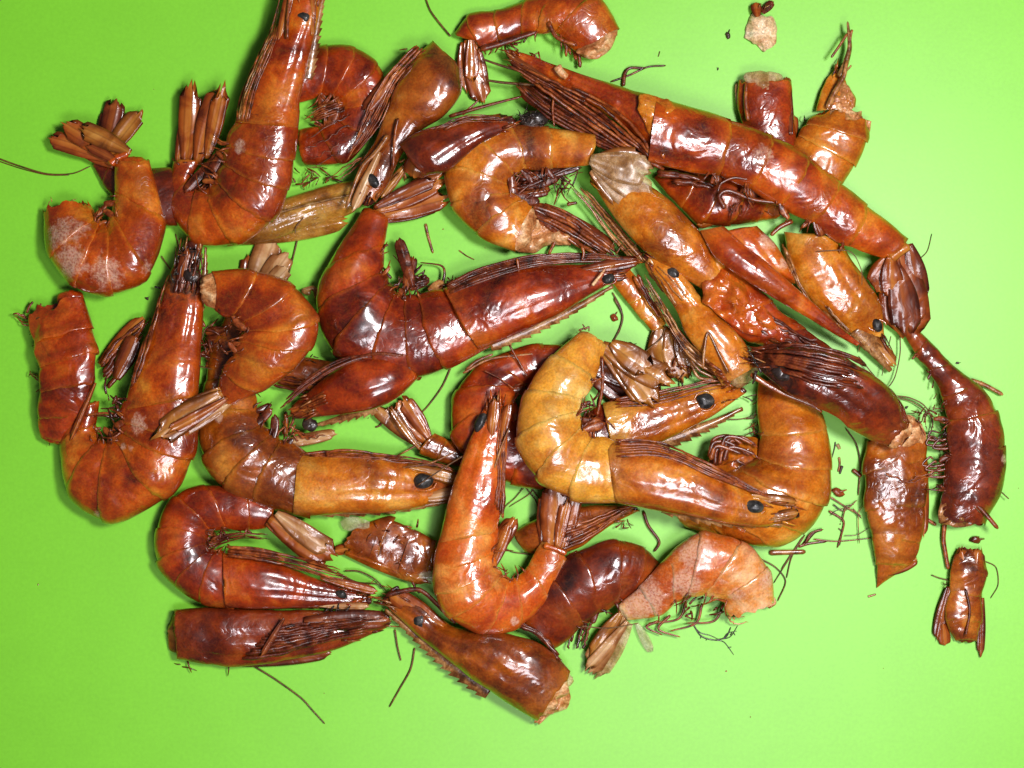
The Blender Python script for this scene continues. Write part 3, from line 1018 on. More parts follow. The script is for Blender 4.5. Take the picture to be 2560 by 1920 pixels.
# ---- dark red small head
T = Thing('half_shrimp', 'small dark red head with a black fuzzy tip beside the top centre headless curl', 'shrimp head', px('B', 1000, 860), 'dark', GH)
carapace(T, 'B', [(870, 1045, 715, 850, 78), (1000, 1010, 810, 785, 80), (1160, 880, 960, 735, 80), (1290, 800, 1110, 695, 78), (1410, 750, 1300, 675, 74)], k=.6, jag=(.06, 0), amp=.03)
leaf(T, 'B', (830, 900, 790, 1050, 150), 84, 60, 'shell_rim', FAN['red'])
stick(T, 'B', [(1000, 690), (1170, 640), (1300, 605), (1430, 572)], 92, 7, 4, name='antenna', mat=LEG['dark'])
stick(T, 'B', [(1080, 680), (1180, 590)], 90, 5, 3, mat=LEG['red'])
legs(T, 'B', [(900, 770), (1100, 680), (1400, 690)], [(1000, 760), (1150, 720), (1450, 730)], 5, 5, 110)
v, f = ball((*px('B', 1500, 705), 80), 42, 22, 16, -.1, 5, .35)
T.part('dark_fuzz', v, f, LEG['black'])
scraps(T, 'B', (1400, 660, 1580, 740), 46, 92, (8, 26), (1.2, 2.4), name='fuzz_bristle', mat=LEG['black'])
scraps(T, 'B', (690, 960, 860, 1060), 10, 60, (12, 34), (3, 6), mat=LEG['tan'])

# ---- golden brown headless curl, top centre
T = Thing('shrimp', 'golden brown headless curl with torn pale flesh below and a glassy tail fan', 'shrimp', px('B', 1250, 1050), 'gold', G, bump=.8, legtone='dark')
abdomen(T, 'B', [(1395, 1495, 1500, 1215, 34, .56), (1190, 1410, 1450, 1180, 32, .6), (1025, 1245, 1400, 1150, 30, .56), (978, 1040, 1360, 1095, 30, .54), (1075, 812, 1380, 1040, 36, .56),
                 (1330, 740, 1440, 1008, 44, .58), (1540, 745, 1575, 998, 56, .58), (1868, 790, 1822, 985, 78, .62)], flesh=.35, pleo=4, pleo_len=.55, amp=.028)
fragment(T, 'B', [(1400, 1480), (1440, 1330), (1480, 1240), (1600, 1300), (1740, 1400), (1720, 1450), (1600, 1450), (1500, 1500)], 26, 26, 'torn_flesh', FLESH, amp=.22)
fan(T, 'C', [(165, 870, 490, 960, 120, 132, 124, GLASSY), (180, 890, 505, 1060, 110, 128, 118, GLASSY), (190, 910, 495, 1165, 110, 124, 112, GLASSY), (170, 930, 430, 1150, 80, 118, 104, FAN['pale']), (220, 850, 430, 870, 80, 122, 120, FAN['gold'])], 110)
leaf(T, 'B', (1400, 1110, 1660, 1030, 100), 62, 50, 'swimmeret', LEG['dark'])
leaf(T, 'B', (1420, 1060, 1780, 985, 70), 76, 70, 'swimmeret', BELLY)
leaf(T, 'B', (1430, 1150, 1600, 1120, 80), 50, 36, 'swimmeret', FAN['dark'])
stick(T, 'B', [(1400, 1120), (1500, 1090), (1700, 1000), (1840, 955)], 84, 8, 5, mat=BELLY)
scraps(T, 'B', (1450, 1000, 1740, 1130), 30, 70, (14, 48), (2.5, 6), mat=LEG['dark'])
scraps(T, 'B', (1600, 1080, 1700, 1160), 14, 40, (10, 26), (1, 2), mat=LEG['black'])

# ---- bunch of legs coming out below the curl
T = Thing('leg_bunch', 'bunch of stringy brown legs running from the torn curl down right towards the golden heads', 'shrimp legs', px('B', 1750, 1330), 'red', GF)
legs(T, 'B', [(1480, 1190), (1700, 1260), (1900, 1400), (2030, 1520)], [(1510, 1290), (1680, 1400), (1850, 1500), (2010, 1560)], 9, 10, 40, LEG['red'], taper=.7)
leaf(T, 'B', (1560, 1220, 1980, 1480, 110), 30, 36, 'leg_plate', FAN['dark'])
stick(T, 'B', [(1700, 1210), (1760, 1200)], 50, 7, 5)
stick(T, 'B', [(1650, 1390), (1590, 1510)], 30, 7, 5, mat=LEG['red'])
stick(T, 'B', [(1810, 1410), (1795, 1500)], 35, 6, 5, mat=LEG['red'])

# ---- cut abdomen at the top edge
T = Thing('shrimp', 'arched red abdomen at the top edge with pale cut end and hanging narrow tail', 'shrimp', px('B', 1450, 150), 'orange', G)
abdomen(T, 'B', [(2015, 170, 1785, 345), (1890, -20, 1650, 200), (1650, -65, 1530, 195), (1480, -15, 1450, 195), (1300, 55, 1320, 245), (1120, 80, 1195, 290), (1030, 195, 1190, 250)],
        z=4, k=.58, flesh=.22, pleo=2, pleo_len=.4, amp=.05)
fragment(T, 'B', [(1760, 300), (1850, 230), (1970, 165), (2000, 200), (1960, 290), (1890, 345), (1800, 340)], 62, 20, 'torn_flesh', FLESH, amp=.2)
fan(T, 'B', [(1110, 235, 1180, 610, 92, 32, 14), (1155, 245, 1218, 585, 66, 28, 12), (1085, 250, 1105, 545, 70, 26, 10), (1130, 225, 1150, 480, 60, 42, 26)], 20, FAN['red'])
legs(T, 'B', [(1660, 160), (1690, 260), (1700, 390)], [(1720, 230), (1760, 290), (1775, 395)], 4, 9, 30, LEG['red'], taper=.8)
stick(T, 'B', [(1590, 130), (1640, 220), (1760, 270)], 74, 9, 6, mat=LEG['red'])
stick(T, 'B', [(1190, 290), (1330, 250), (1480, 200), (1560, 170)], 46, 12, 8, mat=LEG['dark'])
scraps(T, 'B', (1200, 250, 1450, 290), 10, 30, (14, 34), (3, 5))

# ---- shell tube standing behind the long shrimp
T = Thing('shell_piece', 'red brown tube of shell with a glassy white rim, sticking up behind the longest shrimp', 'shell piece', px('J', 530, 900), 'red', GF)
st = stations('J', [(760, 660, 320, 680), (775, 800, 310, 820), (785, 1000, 320, 960), (820, 1250, 380, 1150), (880, 1500, 460, 1380)], 0, .5)
v, f, at = shell(st[::-1], 0, 4, rings=40, m=52, flare=(1, 1), bulge=0, jag=(0, .1), seed=T.seed, amp=.05, tight=.2, scallop=0)
T.part('shell_tube', v, f, T.mat, attrs=at)
v, f = cap(st[::-1], 4, T.seed, out=.05)
T.part('inner_flesh', v, f, T.mat, attrs={'rim': np.zeros(len(v))})
leaf(T, 'J', (520, 740, 530, 590, 330), 56, 44, 'shell_rim', GLASSY, arch=.1)
leaf(T, 'J', (370, 1000, 340, 660, 120), 30, 18, 'shell_rim', GLASSY)
leaf(T, 'J', (755, 1120, 712, 630, 80), 60, 36, 'shell_flap', FAN['dark'])
stick(T, 'J', [(385, 690), (380, 850), (400, 1000)], 66, 6, 9, name='shell_fold', mat=LEG['red'])

# ---- broken piece with a thin stalk
T = Thing('shrimp', 'broken light brown shrimp torn across, pale flesh showing and a thin stalk pointing up', 'shrimp', px('J', 1150, 1100), 'gold', G, legtone='tan')
st = abdomen(T, 'J', [(1400, 1030, 1000, 920, 10, .5), (1400, 1150, 900, 1010, 8, .5), (1310, 1350, 830, 1110, 4, .5), (1180, 1560, 740, 1230, 2, .5)], flesh=.2, pleo=0, jag0=.25, amp=.05, belly=False)
fragment(T, 'J', [(1300, 930), (1345, 920), (1340, 980), (1425, 1010), (1400, 1130), (1370, 1080), (1280, 1010), (1150, 1000), (1080, 970), (1120, 900), (1220, 890)], 40, 14, 'torn_shell', FLESH, amp=.2)
carapace(T, 'J', [(1290, 880, 965, 910, 4), (1285, 800, 985, 800, 8), (1215, 680, 1050, 660, 12), (1205, 560, 1130, 560, 18)], k=.5, jag=(.15, 0), amp=.07, name='leg_base')
fragment(T, 'J', [(1110, 780), (1200, 680), (1260, 760), (1285, 830), (1270, 900), (1180, 930), (1110, 900)], 46, 10, 'torn_flesh', FLESH, amp=.25)
stick(T, 'J', [(1160, 640), (1205, 530), (1240, 400), (1235, 290), (1224, 178)], 50, 13, 4, name='stalk', mat=LEG['olive'])
stick(T, 'J', [(1060, 900), (1110, 780), (1190, 640), (1220, 500)], 62, 12, 6, name='stalk', mat=LEG['tan'])
stick(T, 'J', [(1262, 245), (1250, 300), (1240, 400)], 52, 5, 4, name='stalk', mat=LEG['tan'])
stick(T, 'J', [(1225, 275), (1150, 390), (1088, 478)], 54, 5, 4.5, mat=LEG['tan'])
stick(T, 'J', [(1180, 620), (1240, 560), (1255, 540)], 40, 4, 3, mat=LEG['tan'])
leaf(T, 'J', (790, 1130, 780, 960, 70), 20, 6, 'shell_flap', FAN['red'])
scraps(T, 'J', (860, 960, 1060, 1100), 10, 40, (10, 26), (2.5, 5), mat=BELLY)

# ---- body under the long shrimp
T = Thing('shrimp', 'orange body with upturned lower rim, half hidden under the longest shrimp', 'shrimp', px('C', 780, 1120), 'orange', G)
abdomen(T, 'C', [(540, 1010, 640, 880), (640, 1120, 760, 900), (750, 1225, 880, 920), (900, 1235, 1010, 950), (1060, 1215, 1130, 1010), (1180, 1200, 1240, 1050)], z=0, k=.6, pleo=2)
leaf(T, 'C', (950, 1130, 750, 1225, 80), 66, 54, 'shell_flap', FAN['orange'])

# ---- the longest shrimp
T = Thing('shrimp', 'longest shrimp, stretched diagonally at upper right with two white patches on its back', 'shrimp', px('C', 1100, 850), 'orange', G,
          patches=[pc('C', 1120, 830, 180, 78), pc('C', 1170, 900, 180, 50), pc('C', 1275, 1020, 175, 62), pc('C', 1470, 1045, 165, 14)])
abdomen(T, 'C', [(610, 555, 560, 900, 74, .6), (890, 640, 835, 950, 76, .58), (1130, 725, 1020, 1020, 76, .58), (1340, 835, 1180, 1115, 72, .56), (1510, 975, 1360, 1205, 66, .56),
                 (1640, 1085, 1545, 1330, 58, .55), (1905, 1295, 1780, 1420, 50, .6)], pleo=3, pleo_len=.4, amp=.03)
carapace(T, 'C', [(618, 555, 535, 880, 72), (450, 505, 430, 760, 70), (250, 445, 270, 640, 64), (60, 385, 100, 540, 56), (-146, 305, -130, 400, 50), (-285, 268, -270, 330, 46)], k=.62, jag=(.1, 0), amp=.04)
fragment(T, 'C', [(440, 520), (540, 530), (615, 558), (640, 620), (600, 720), (570, 860), (525, 800), (470, 690), (430, 600)], 150, 12, 'torn_shell', shell_mat('gold', T.seed + 3, bump=1.5), amp=.10)
legs(T, 'C', [(545, 900), (380, 760), (220, 620), (0, 470), (-280, 320)], [(480, 930), (300, 830), (130, 740), (-100, 610), (-300, 420)], 11, 9, 96, LEG['dark'], taper=.6)
legs(T, 'C', [(560, 920), (330, 790), (120, 640), (-120, 470), (-310, 360)], [(540, 900), (420, 720), (260, 570), (20, 455), (-270, 330)], 6, 9, 116, LEG['red'], taper=.6)
leaf(T, 'C', (280, 760, -220, 470, 130), 60, 50, 'leg_plate', FAN['dark'])
leaf(T, 'C', (150, 560, -290, 300, 100), 84, 60, 'antenna_scale', FAN['dark'])
scraps(T, 'C', (-300, 270, -100, 340), 12, 62, (10, 40), (2, 5), mat=LEG['dark'])
stick(T, 'B', [(1640, 390), (1665, 430), (1700, 460)], 105, 16, 12, name='antenna_base', mat=FLESH)
feeler(T, 'B', [(1200, 350), (1300, 385), (1420, 420)], 60, 3.5, 5)
feeler(T, 'B', [(1220, 475), (1330, 490), (1500, 500), (1700, 480)], 70, 4, 6)
stick(T, 'B', [(1625, 560), (1615, 650), (1625, 750)], 110, 5, 3)
legs(T, 'C', [(520, 930), (700, 960), (860, 1030)], [(640, 1020), (760, 1020), (860, 1050)], 4, 10, 70, LEG['dark'], taper=.7)
stick(T, 'C', [(860, 1050), (880, 1000), (950, 970), (1030, 980)], 140, 6, 4, name='swimmeret', mat=LEG['dark'])
stick(T, 'C', [(900, 1140), (870, 1070), (920, 1040), (1060, 1090), (1230, 1110)], 120, 10, 6, name='swimmeret', mat=LEG['dark'])
for (u, v_, u1, v1) in ((1035, 990, 1055, 1110), (1215, 1065, 1225, 1180), (1390, 1180, 1430, 1290), (850, 890, 855, 1010)):
    leaf(T, 'C', (u, v_, u1, v1, 60), 110, 96, 'shell_flap', FAN['dark'])
scraps(T, 'C', (900, 1030, 1250, 1180), 16, 96, (16, 46), (3, 6), mat=LEG['dark'])
stick(T, 'C', [(1270, 1205), (1200, 1240), (1150, 1285)], 50, 9, 7, mat=LEG['red'])
fan(T, 'F', [(1880, 150, 1900, 600, 190, 62, 30, FAN['red']), (1930, 110, 2005, 420, 90, 70, 40, FAN['dark']), (1850, 170, 1760, 370, 130, 80, 52, FAN['orange']), (1860, 230, 1945, 590, 120, 74, 46, FAN['dark']), (1830, 180, 1830, 400, 90, 86, 60, FAN['orange']), (1960, 200, 1995, 560, 70, 60, 34, FAN['red'])], 60)
stick(T, 'F', [(1830, 190), (1880, 150), (1930, 120)], 84, 18, 15, name='tail_joint', mat=FAN['orange'])
feeler(T, 'C', [(1955, 1420), (2005, 1370), (2030, 1275)], 4, 1.6, 1.2)

# ---- golden head pointing down right with clear eye
T = Thing('half_shrimp', "golden brown head under the longest shrimp's tail, black eye and bare beak showing", 'shrimp head', px('F', 1520, 380), 'gold', GH)
carapace(T, 'F', [(1550, 90, 1240, 60, 6), (1610, 190, 1275, 240, 8), (1700, 320, 1390, 430, 8), (1785, 450, 1510, 540, 8), (1795, 560, 1600, 610, 8), (1800, 640, 1690, 670, 8)], k=.6,
         eye=(1755, 560, 48, .62, 65), rost=dict(pts=[(1660, 560), (1740, 650), (1800, 730), (1850, 800)], w=90, z=50, z1=30, teeth=6, side=-1, tooth=.3), amp=.03)
legs(T, 'F', [(1225, 110), (1270, 260), (1400, 450), (1560, 600), (1660, 650)], [(1260, 150), (1330, 330), (1450, 520), (1560, 560), (1640, 620)], 6, 6, 50, LEG['tan'])
leaf(T, 'F', (1650, 560, 1850, 780, 90), 40, 28, 'antenna_scale', FAN['gold'])
stick(T, 'F', [(1600, 480), (1610, 580), (1690, 700)], 30, 7, 5, mat=LEG['tan'])
scraps(T, 'F', (1600, 600, 1680, 700), 8, 18, (10, 26), (2, 4), mat=LEG['tan'])
feeler(T, 'F', [(1880, 600), (1880, 720), (1850, 850), (1800, 905), (1730, 830), (1650, 730)], 26, 2.2, 1.8)
feeler(T, 'F', [(1420, 150), (1600, 150), (1665, 250), (1670, 340)], 110, 1.8, 1.4)
feeler(T, 'F', [(1830, 620), (1795, 770), (1780, 840)], 34, 2, 1.4)

# ---- golden shrimp at centre right with dark crumpled abdomen
T = Thing('shrimp', 'golden shrimp under the glassy tail fan, its crumpled dark abdomen torn open behind', 'shrimp', px('F', 760, 260), 'gold', G)
T.mat = shell_mat('red', T.seed + 1, bump=1.5)
abdomen(T, 'F', [(935, 190, 790, 420, 44, .6), (1150, 400, 880, 530, 48, .55), (1330, 560, 1050, 650, 44, .5), (1500, 680, 1250, 700, 40, .5), (1680, 800, 1480, 800, 36, .5)], amp=.10, pleo=0, jag0=.08)
fragment(T, 'F', [(790, 260), (900, 240), (1080, 400), (1180, 520), (1250, 650), (1050, 610), (860, 490), (790, 420)], 116, 14, 'crumpled_shell', T.mat, amp=.26)
legs(T, 'F', [(960, 330), (1150, 500), (1400, 640), (1640, 770)], [(1150, 640), (1300, 680), (1450, 720), (1620, 800)], 5, 8, 108, LEG['dark'], taper=.7)
T.mat = shell_mat('gold', T.seed)
carapace(T, 'C', [(905, 1450, 790, 1590, 58), (775, 1275, 620, 1480, 56), (645, 1135, 470, 1380, 52), (525, 1035, 330, 1230, 50), (400, 960, 220, 1070, 48), (270, 890, 160, 970, 46)], k=.7,
         eye=(370, 1090, 38, .6, 30, 112), amp=.02, groove=1.1)
legs(T, 'C', [(480, 1430), (320, 1240), (190, 1090), (90, 990)], [(420, 1440), (270, 1280), (160, 1130), (60, 1020)], 6, 6, 60, LEG['tan'])
leaf(T, 'C', (330, 1070, 170, 960, 90), 70, 66, 'antenna_scale', FAN['gold'])
leaf(T, 'C', (700, 1330, 870, 1500, 150), 112, 110, 'shell_rim', T.mat, arch=.05)
scraps(T, 'C', (300, 1230, 480, 1420), 12, 60, (14, 40), (2, 4), mat=LEG['tan'])

# ---- long smooth red head on top
T = Thing('half_shrimp', 'long smooth orange red head shell lying on top, rounded behind and sharply pointed', 'shrimp head', px('F', 1200, 320), 'orange', GH, bump=.6,
          patches=[pc('F', 1150, 90, 140, 60), pc('F', 1240, 220, 130, 36)])
carapace(T, 'F', [(1100, 20, 860, 60, 92), (1200, 120, 930, 170, 92), (1290, 290, 1080, 250, 88), (1300, 330, 1200, 320, 84)], k=.45, amp=.03, front=False, name='shell_flank')
carapace(T, 'F', [(915, 20, 780, 50, 108), (1020, 110, 860, 190, 112), (1180, 240, 1010, 300, 112), (1320, 365, 1190, 415, 106), (1440, 470, 1370, 520, 98), (1560, 580, 1510, 605, 88), (1660, 660, 1640, 675, 78)],
         k=.62, amp=.018, front=False)
legs(T, 'F', [(1450, 480), (1540, 570), (1650, 650)], [(1480, 450), (1560, 540), (1650, 640)], 3, 4, 80, LEG['tan'])

# ---- golden head pointing up left
T = Thing('half_shrimp', 'golden head lying side by side with the crumpled golden shrimp, its rear end glassy', 'shrimp head', px('F', 780, 540), 'gold', GH, bump=.9)
carapace(T, 'F', [(1085, 770, 890, 880, 54), (1010, 640, 790, 740, 60), (900, 520, 690, 600, 64), (790, 415, 640, 480, 68), (725, 330, 590, 400, 70), (645, 225, 520, 290, 72), (545, 150, 465, 195, 70)], k=.66,
         eye=(625, 270, 46, .72, 30), amp=.035, groove=1.3)
leaf(T, 'F', (960, 760, 1060, 860, 190), 110, 70, 'shell_rim', GLASSY, arch=.1)
legs(T, 'F', [(960, 900), (760, 800), (640, 640), (540, 520)], [(900, 820), (740, 720), (640, 600), (560, 500)], 5, 6, 40, LEG['red'])
legs(T, 'F', [(880, 850), (720, 740), (600, 560), (520, 420), (390, 200)], [(800, 740), (680, 620), (610, 500), (560, 420), (440, 230)], 8, 6, 76, LEG['tan'])
stick(T, 'F', [(690, 690), (760, 800), (850, 850)], 70, 6, 4, mat=LEG['tan'])
stick(T, 'F', [(790, 800), (800, 690), (820, 600), (880, 720), (935, 825)], 134, 5, 4, mat=LEG['tan'])
stick(T, 'F', [(900, 860), (770, 850), (720, 760), (680, 690)], 60, 6, 4, mat=LEG['tan'])
legs(T, 'F', [(700, 400), (600, 290), (480, 180)], [(640, 460), (540, 330), (440, 210)], 4, 5, 80, LEG['tan'])
leaf(T, 'F', (620, 380, 490, 190, 90), 86, 92, 'antenna_scale', FAN['gold'])

# ---- tail pieces between the central big shrimp and the golden heads
T = Thing('shrimp', "thin orange brown tail between the central shrimp's face and the pale yellow curl", 'shrimp', px('F', 480, 520), 'gold', G)
abdomen(T, 'F', [(290, 330, 400, 270), (370, 430, 470, 370), (440, 520, 540, 470), (500, 590, 590, 550)], z=8, k=.55, pleo=1, belly=False)
fan(T, 'F', [(560, 570, 600, 850, 150, 24, 12, FAN['gold']), (600, 580, 690, 850, 110, 28, 14, FAN['gold']), (530, 580, 545, 800, 80, 20, 10, FAN['pale']), (640, 580, 720, 800, 70, 30, 20, FAN['gold'])], 20)
stick(T, 'F', [(585, 560), (560, 630), (490, 690), (460, 720)], 30, 3, 2, name='antenna', mat=LEG['hair'])
stick(T, 'F', [(300, 410), (345, 500), (335, 570), (295, 650)], 8, 4, 3, name='antenna', mat=LEG['hair'])
legs(T, 'F', [(400, 290), (480, 420), (580, 560)], [(430, 280), (510, 420), (590, 540)], 3, 7, 44, LEG['red'])
scraps(T, 'F', (600, 780, 730, 860), 10, 24, (14, 36), (2.5, 5))

# ---- golden curled shrimp low at right
T = Thing('shrimp', 'golden curled shrimp with folded brown swimmerets, lying beneath the dark charred head', 'shrimp', px('V', 1720, 1020), 'gold', G, bump=.75)
abdomen(T, 'V', [(1742, 830, 1638, 850, 0, .6), (1783, 910, 1642, 930, 0, .62), (1797, 1000, 1640, 985, 0, .64), (1791, 1080, 1600, 1010, 0, .6), (1748, 1145, 1570, 1030, 0, .55), (1680, 1181, 1550, 1050, 0, .55), (1590, 1172, 1510, 1080, 0, .55), (1480, 1140, 1450, 1070)],
        amp=.022, pleo=2, pleo_len=.3, tight=.1)
fragment(T, 'V', [(1530, 1010), (1545, 960), (1590, 940), (1640, 950), (1650, 1010), (1640, 1070), (1560, 1060), (1530, 1040)], 36, 34, 'belly_lobe', T.mat, amp=.12)
for i in range(9):
    a = -2.5 + i * 0.28
    x, y = 1588 + 18 * math.cos(i * 1.9), 972 + 14 * math.sin(i * 1.9)
    stick(T, 'V', [(x - 38, y + 22 - i), (x - 34 + i, y - 14), (x, y - 26 + i * 2), (x + 30, y - 6 + i)], 74 + i * 2, 9, 5, name='swimmeret', mat=LEG['dark'] if i % 2 else LEG['red'])
scraps(T, 'V', (1625, 850, 1648, 940), 22, 20, (10, 34), (2, 4), mat=LEG['dark'])

# ---- curled shrimp under the golden one
T = Thing('shrimp', 'orange brown curled shrimp under the pale yellow one, round black eye poking out', 'shrimp', px('V', 1150, 900), 'red', G)
abdomen(T, 'V', [(1330, 985, 1310, 870, 10), (1230, 1055, 1230, 920, 8), (1120, 1052, 1180, 920, 4), (1025, 1010, 1130, 900, 0), (973, 945, 1110, 870, 0), (978, 855, 1110, 840, 2), (1035, 785, 1130, 835, 6), (1150, 742, 1180, 830, 8), (1290, 748, 1280, 835, 10)],
        k=.55, pleo=3, amp=.04)
T.mat2 = shell_mat('gold', T.seed + 3)
carapace(T, 'V', [(1335, 985, 1312, 868, 14), (1420, 958, 1420, 852, 18), (1490, 925, 1490, 842, 20), (1550, 892, 1550, 828, 20), (1612, 848, 1600, 836, 18)], k=.6, mat=T.mat2,
         eye=(1524, 866, 23, .86, 0, 72), rost=dict(pts=[(1420, 968), (1490, 942), (1550, 918), (1608, 888)], w=26, z=34, z1=30, teeth=9, side=1, tooth=.7), amp=.035)
legs(T, 'V', [(1330, 860), (1430, 845), (1530, 822), (1615, 822)], [(1330, 880), (1430, 870), (1530, 842), (1600, 830)], 5, 6, 72, LEG['red'])
fan(T, 'V', [(1270, 790, 1400, 830, 40, 50, 46), (1290, 800, 1430, 860, 44, 44, 40), (1270, 810, 1400, 870, 44, 40, 36)], 40, FAN['dark'])
stick(T, 'V', [(1000, 806), (1060, 775), (1160, 764)], 62, 5, 4, mat=LEG['tan'])
stick(T, 'V', [(1005, 802), (1030, 780), (1065, 765)], 58, 7, 5, mat=LEG['tan'])
stick(T, 'V', [(1045, 800), (1080, 818), (1110, 840)], 84, 3, 2.5, mat=LEG['red'])
stick(T, 'V', [(1100, 745), (1120, 780), (1140, 815)], 84, 4, 3, mat=LEG['red'])
feeler(T, 'V', [(1550, 905), (1600, 905), (1640, 894)], 18, 2.4, 1.6)
feeler(T, 'V', [(1110, 1040), (1150, 1060), (1100, 1095)], 6, 2, 1.5)
feeler(T, 'V', [(1140, 1045), (1170, 1085), (1190, 1130)], 6, 2, 1.5)

# ---- bright golden curled shrimp on top
T = Thing('shrimp', 'palest yellow curled shrimp on top of others, toothed beak and shiny grey eye', 'shrimp', px('V', 1240, 950), 'gold', G, bump=.8, rough=.03,
          patches=[pc('V', 1180, 900, 150, 26), pc('V', 1150, 985, 150, 20)])
TONES['yellow'] = ((.22, .05, .005), (.58, .19, .012), (.76, .34, .030), (.88, .58, .16))
T.mat = shell_mat('yellow', T.seed + 1, bump=.8, rough=.02)
abdomen(T, 'V', [(1347, 1086, 1318, 950, 84, .62), (1245, 1084, 1285, 945, 86, .66), (1165, 1045, 1262, 925, 88, .68), (1113, 960, 1250, 895, 88, .66), (1127, 858, 1255, 870, 86, .64), (1180, 778, 1280, 830, 82, .62), (1252, 714, 1312, 748, 74, .62)],
        amp=.03, pleo=3, pleo_len=.4)
carapace(T, 'V', [(1338, 1088, 1320, 955, 92), (1420, 1104, 1420, 962, 96), (1500, 1118, 1500, 990, 104), (1580, 1134, 1570, 1034, 112), (1650, 1138, 1635, 1062, 112), (1722, 1120, 1705, 1084, 104)], k=.64,
         mat=shell_mat('gold', T.seed + 12, bump=.7), eye=(1628, 1094, 28, .62, 8), rost=dict(pts=[(1430, 1100), (1520, 1124), (1600, 1138), (1690, 1142)], w=26, z=142, z1=134, teeth=10, side=1, tooth=.6), amp=.02, groove=1.2)
legs(T, 'V', [(1330, 950), (1430, 955), (1550, 1010), (1650, 1065), (1720, 1085)], [(1330, 985), (1430, 985), (1530, 1025), (1620, 1060), (1700, 1095)], 7, 6.5, 142, LEG['red'])
leaf(T, 'V', (1620, 1070, 1722, 1086, 24), 156, 140, 'antenna_scale', FAN['gold'])
leaf(T, 'V', (1640, 1124, 1724, 1108, 26), 150, 136, 'antenna_scale', FAN['gold'])
fan(T, 'V', [(1300, 745, 1440, 832, 44, 100, 104), (1312, 745, 1420, 866, 40, 98, 96), (1320, 740, 1400, 800, 40, 106, 112), (1296, 756, 1395, 862, 24, 94, 92)], 90, FAN['gold'])
stick(T, 'V', [(1300, 770), (1302, 830), (1290, 900)], 122, 7, 5, name='swimmeret', mat=LEG['red'])
stick(T, 'V', [(1250, 714), (1262, 708), (1258, 700)], 84, 4, 2, name='tail_spine', mat=LEG['tan'])
stick(T, 'V', [(1262, 712), (1272, 706), (1272, 716)], 84, 4, 2, name='tail_spine', mat=LEG['tan'])
scraps(T, 'V', (1262, 860, 1310, 930), 16, 100, (14, 44), (3, 6), mat=LEG['dark'])

# ---- dark head lying over the golden body at right
T = Thing('half_shrimp', 'dark brown head lying across others, charred black face and torn pale thick end', 'shrimp head', px('F', 1560, 960), 'dark', GH, bump=.9, darks=[pc('F', 1230, 800, 120, 210), pc('F', 1100, 740, 110, 140), pc('F', 1400, 860, 120, 110)])
carapace(T, 'F', [(1945, 1090, 1825, 1255, 70), (1850, 930, 1590, 1130, 88), (1720, 820, 1400, 1010, 98), (1560, 740, 1250, 925, 102), (1350, 670, 1130, 835, 104), (1080, 690, 1050, 760, 102)], k=.6,
         rear=.3, amp=.075, jag=(.06, 0))
stick(T, 'F', [(1055, 830), (1200, 920), (1390, 1000), (1450, 1040)], 128, 11, 5, name='rostrum', mat=FAN['dark'], flat=.5)
legs(T, 'F', [(1060, 690), (1250, 665), (1450, 680), (1640, 740), (1760, 830)], [(1060, 780), (1250, 820), (1400, 880), (1560, 900), (1720, 930)], 11, 8, 120, LEG['dark'], taper=.7)
scraps(T, 'F', (1060, 680, 1420, 860), 26, 146, (12, 42), (3, 7), mat=LEG['black'])
v, f = ball((*px('F', 1235, 830), 168), 26, 18, 12, .5, 7, .3)
T.part('eye', v, f, LEG['black'])
fragment(T, 'F', [(1920, 1060), (1960, 1080), (2000, 1130), (1985, 1200), (1930, 1240), (1880, 1240), (1950, 1160)], 60, 14, 'torn_flesh', FLESH, amp=.25)
scraps(T, 'F', (1960, 1040, 2030, 1160), 14, 50, (10, 30), (2, 4))
feeler(T, 'F', [(1855, 950), (1930, 960), (2010, 1000), (2060, 1080), (2050, 1160)], 20, 2.4, 2)
feeler(T, 'F', [(1870, 960), (1950, 985), (2040, 1050), (2065, 1130)], 16, 2.2, 1.6)
feeler(T, 'F', [(1580, 1130), (1640, 1220), (1660, 1330), (1650, 1500)], 8, 2.6, 2.2)

# ---- flat plate at the far left
T = Thing('shell_piece', 'flat ridged orange piece of abdomen at far left, standing on end with frayed ends', 'shell piece', px('D', 360, 760), 'red', GF, bump=1.5)
st = abdomen(T, 'D', [(470, 320, 140, 420, 22, .36), (515, 470, 172, 560, 30, .42), (550, 610, 215, 690, 40, .42), (536, 780, 232, 830, 44, .42), (480, 980, 215, 980, 34, .4), (390, 1150, 222, 1110, 20, .4)], pleo=0, jag0=.2, belly=False, amp=.07)
leaf(T, 'D', (400, 400, 390, 285, 150), 50, 40, 'shell_flap', T.mat)
leaf(T, 'D', (535, 800, 395, 1120, 36), 86, 74, 'shell_edge', FAN['red'], arch=.3)
for (u, v_) in ((300, 615), (370, 650), (300, 690), (400, 770), (300, 790), (380, 770)):
    leaf(T, 'D', (u - 40, v_ + 16, u + 30, v_ - 20, 40), 82, 84, 'shell_ridge', T.mat, arch=.35)
legs(T, 'D', [(150, 430), (90, 410), (60, 430)], [(180, 480), (130, 470), (80, 400)], 4, 4, 24)
stick(T, 'D', [(150, 410), (165, 370), (185, 345)], 24, 5, 4)
stick(T, 'D', [(225, 390), (225, 370), (230, 355)], 26, 4, 3)
legs(T, 'D', [(235, 790), (200, 760), (160, 745)], [(240, 800), (205, 785), (170, 750)], 3, 4, 24)
scraps(T, 'D', (225, 1090, 360, 1140), 9, 24, (8, 22), (2, 4), mat=LEG['tan'])
scraps(T, 'D', (150, 440, 240, 900), 12, 24, (8, 24), (2, 4))

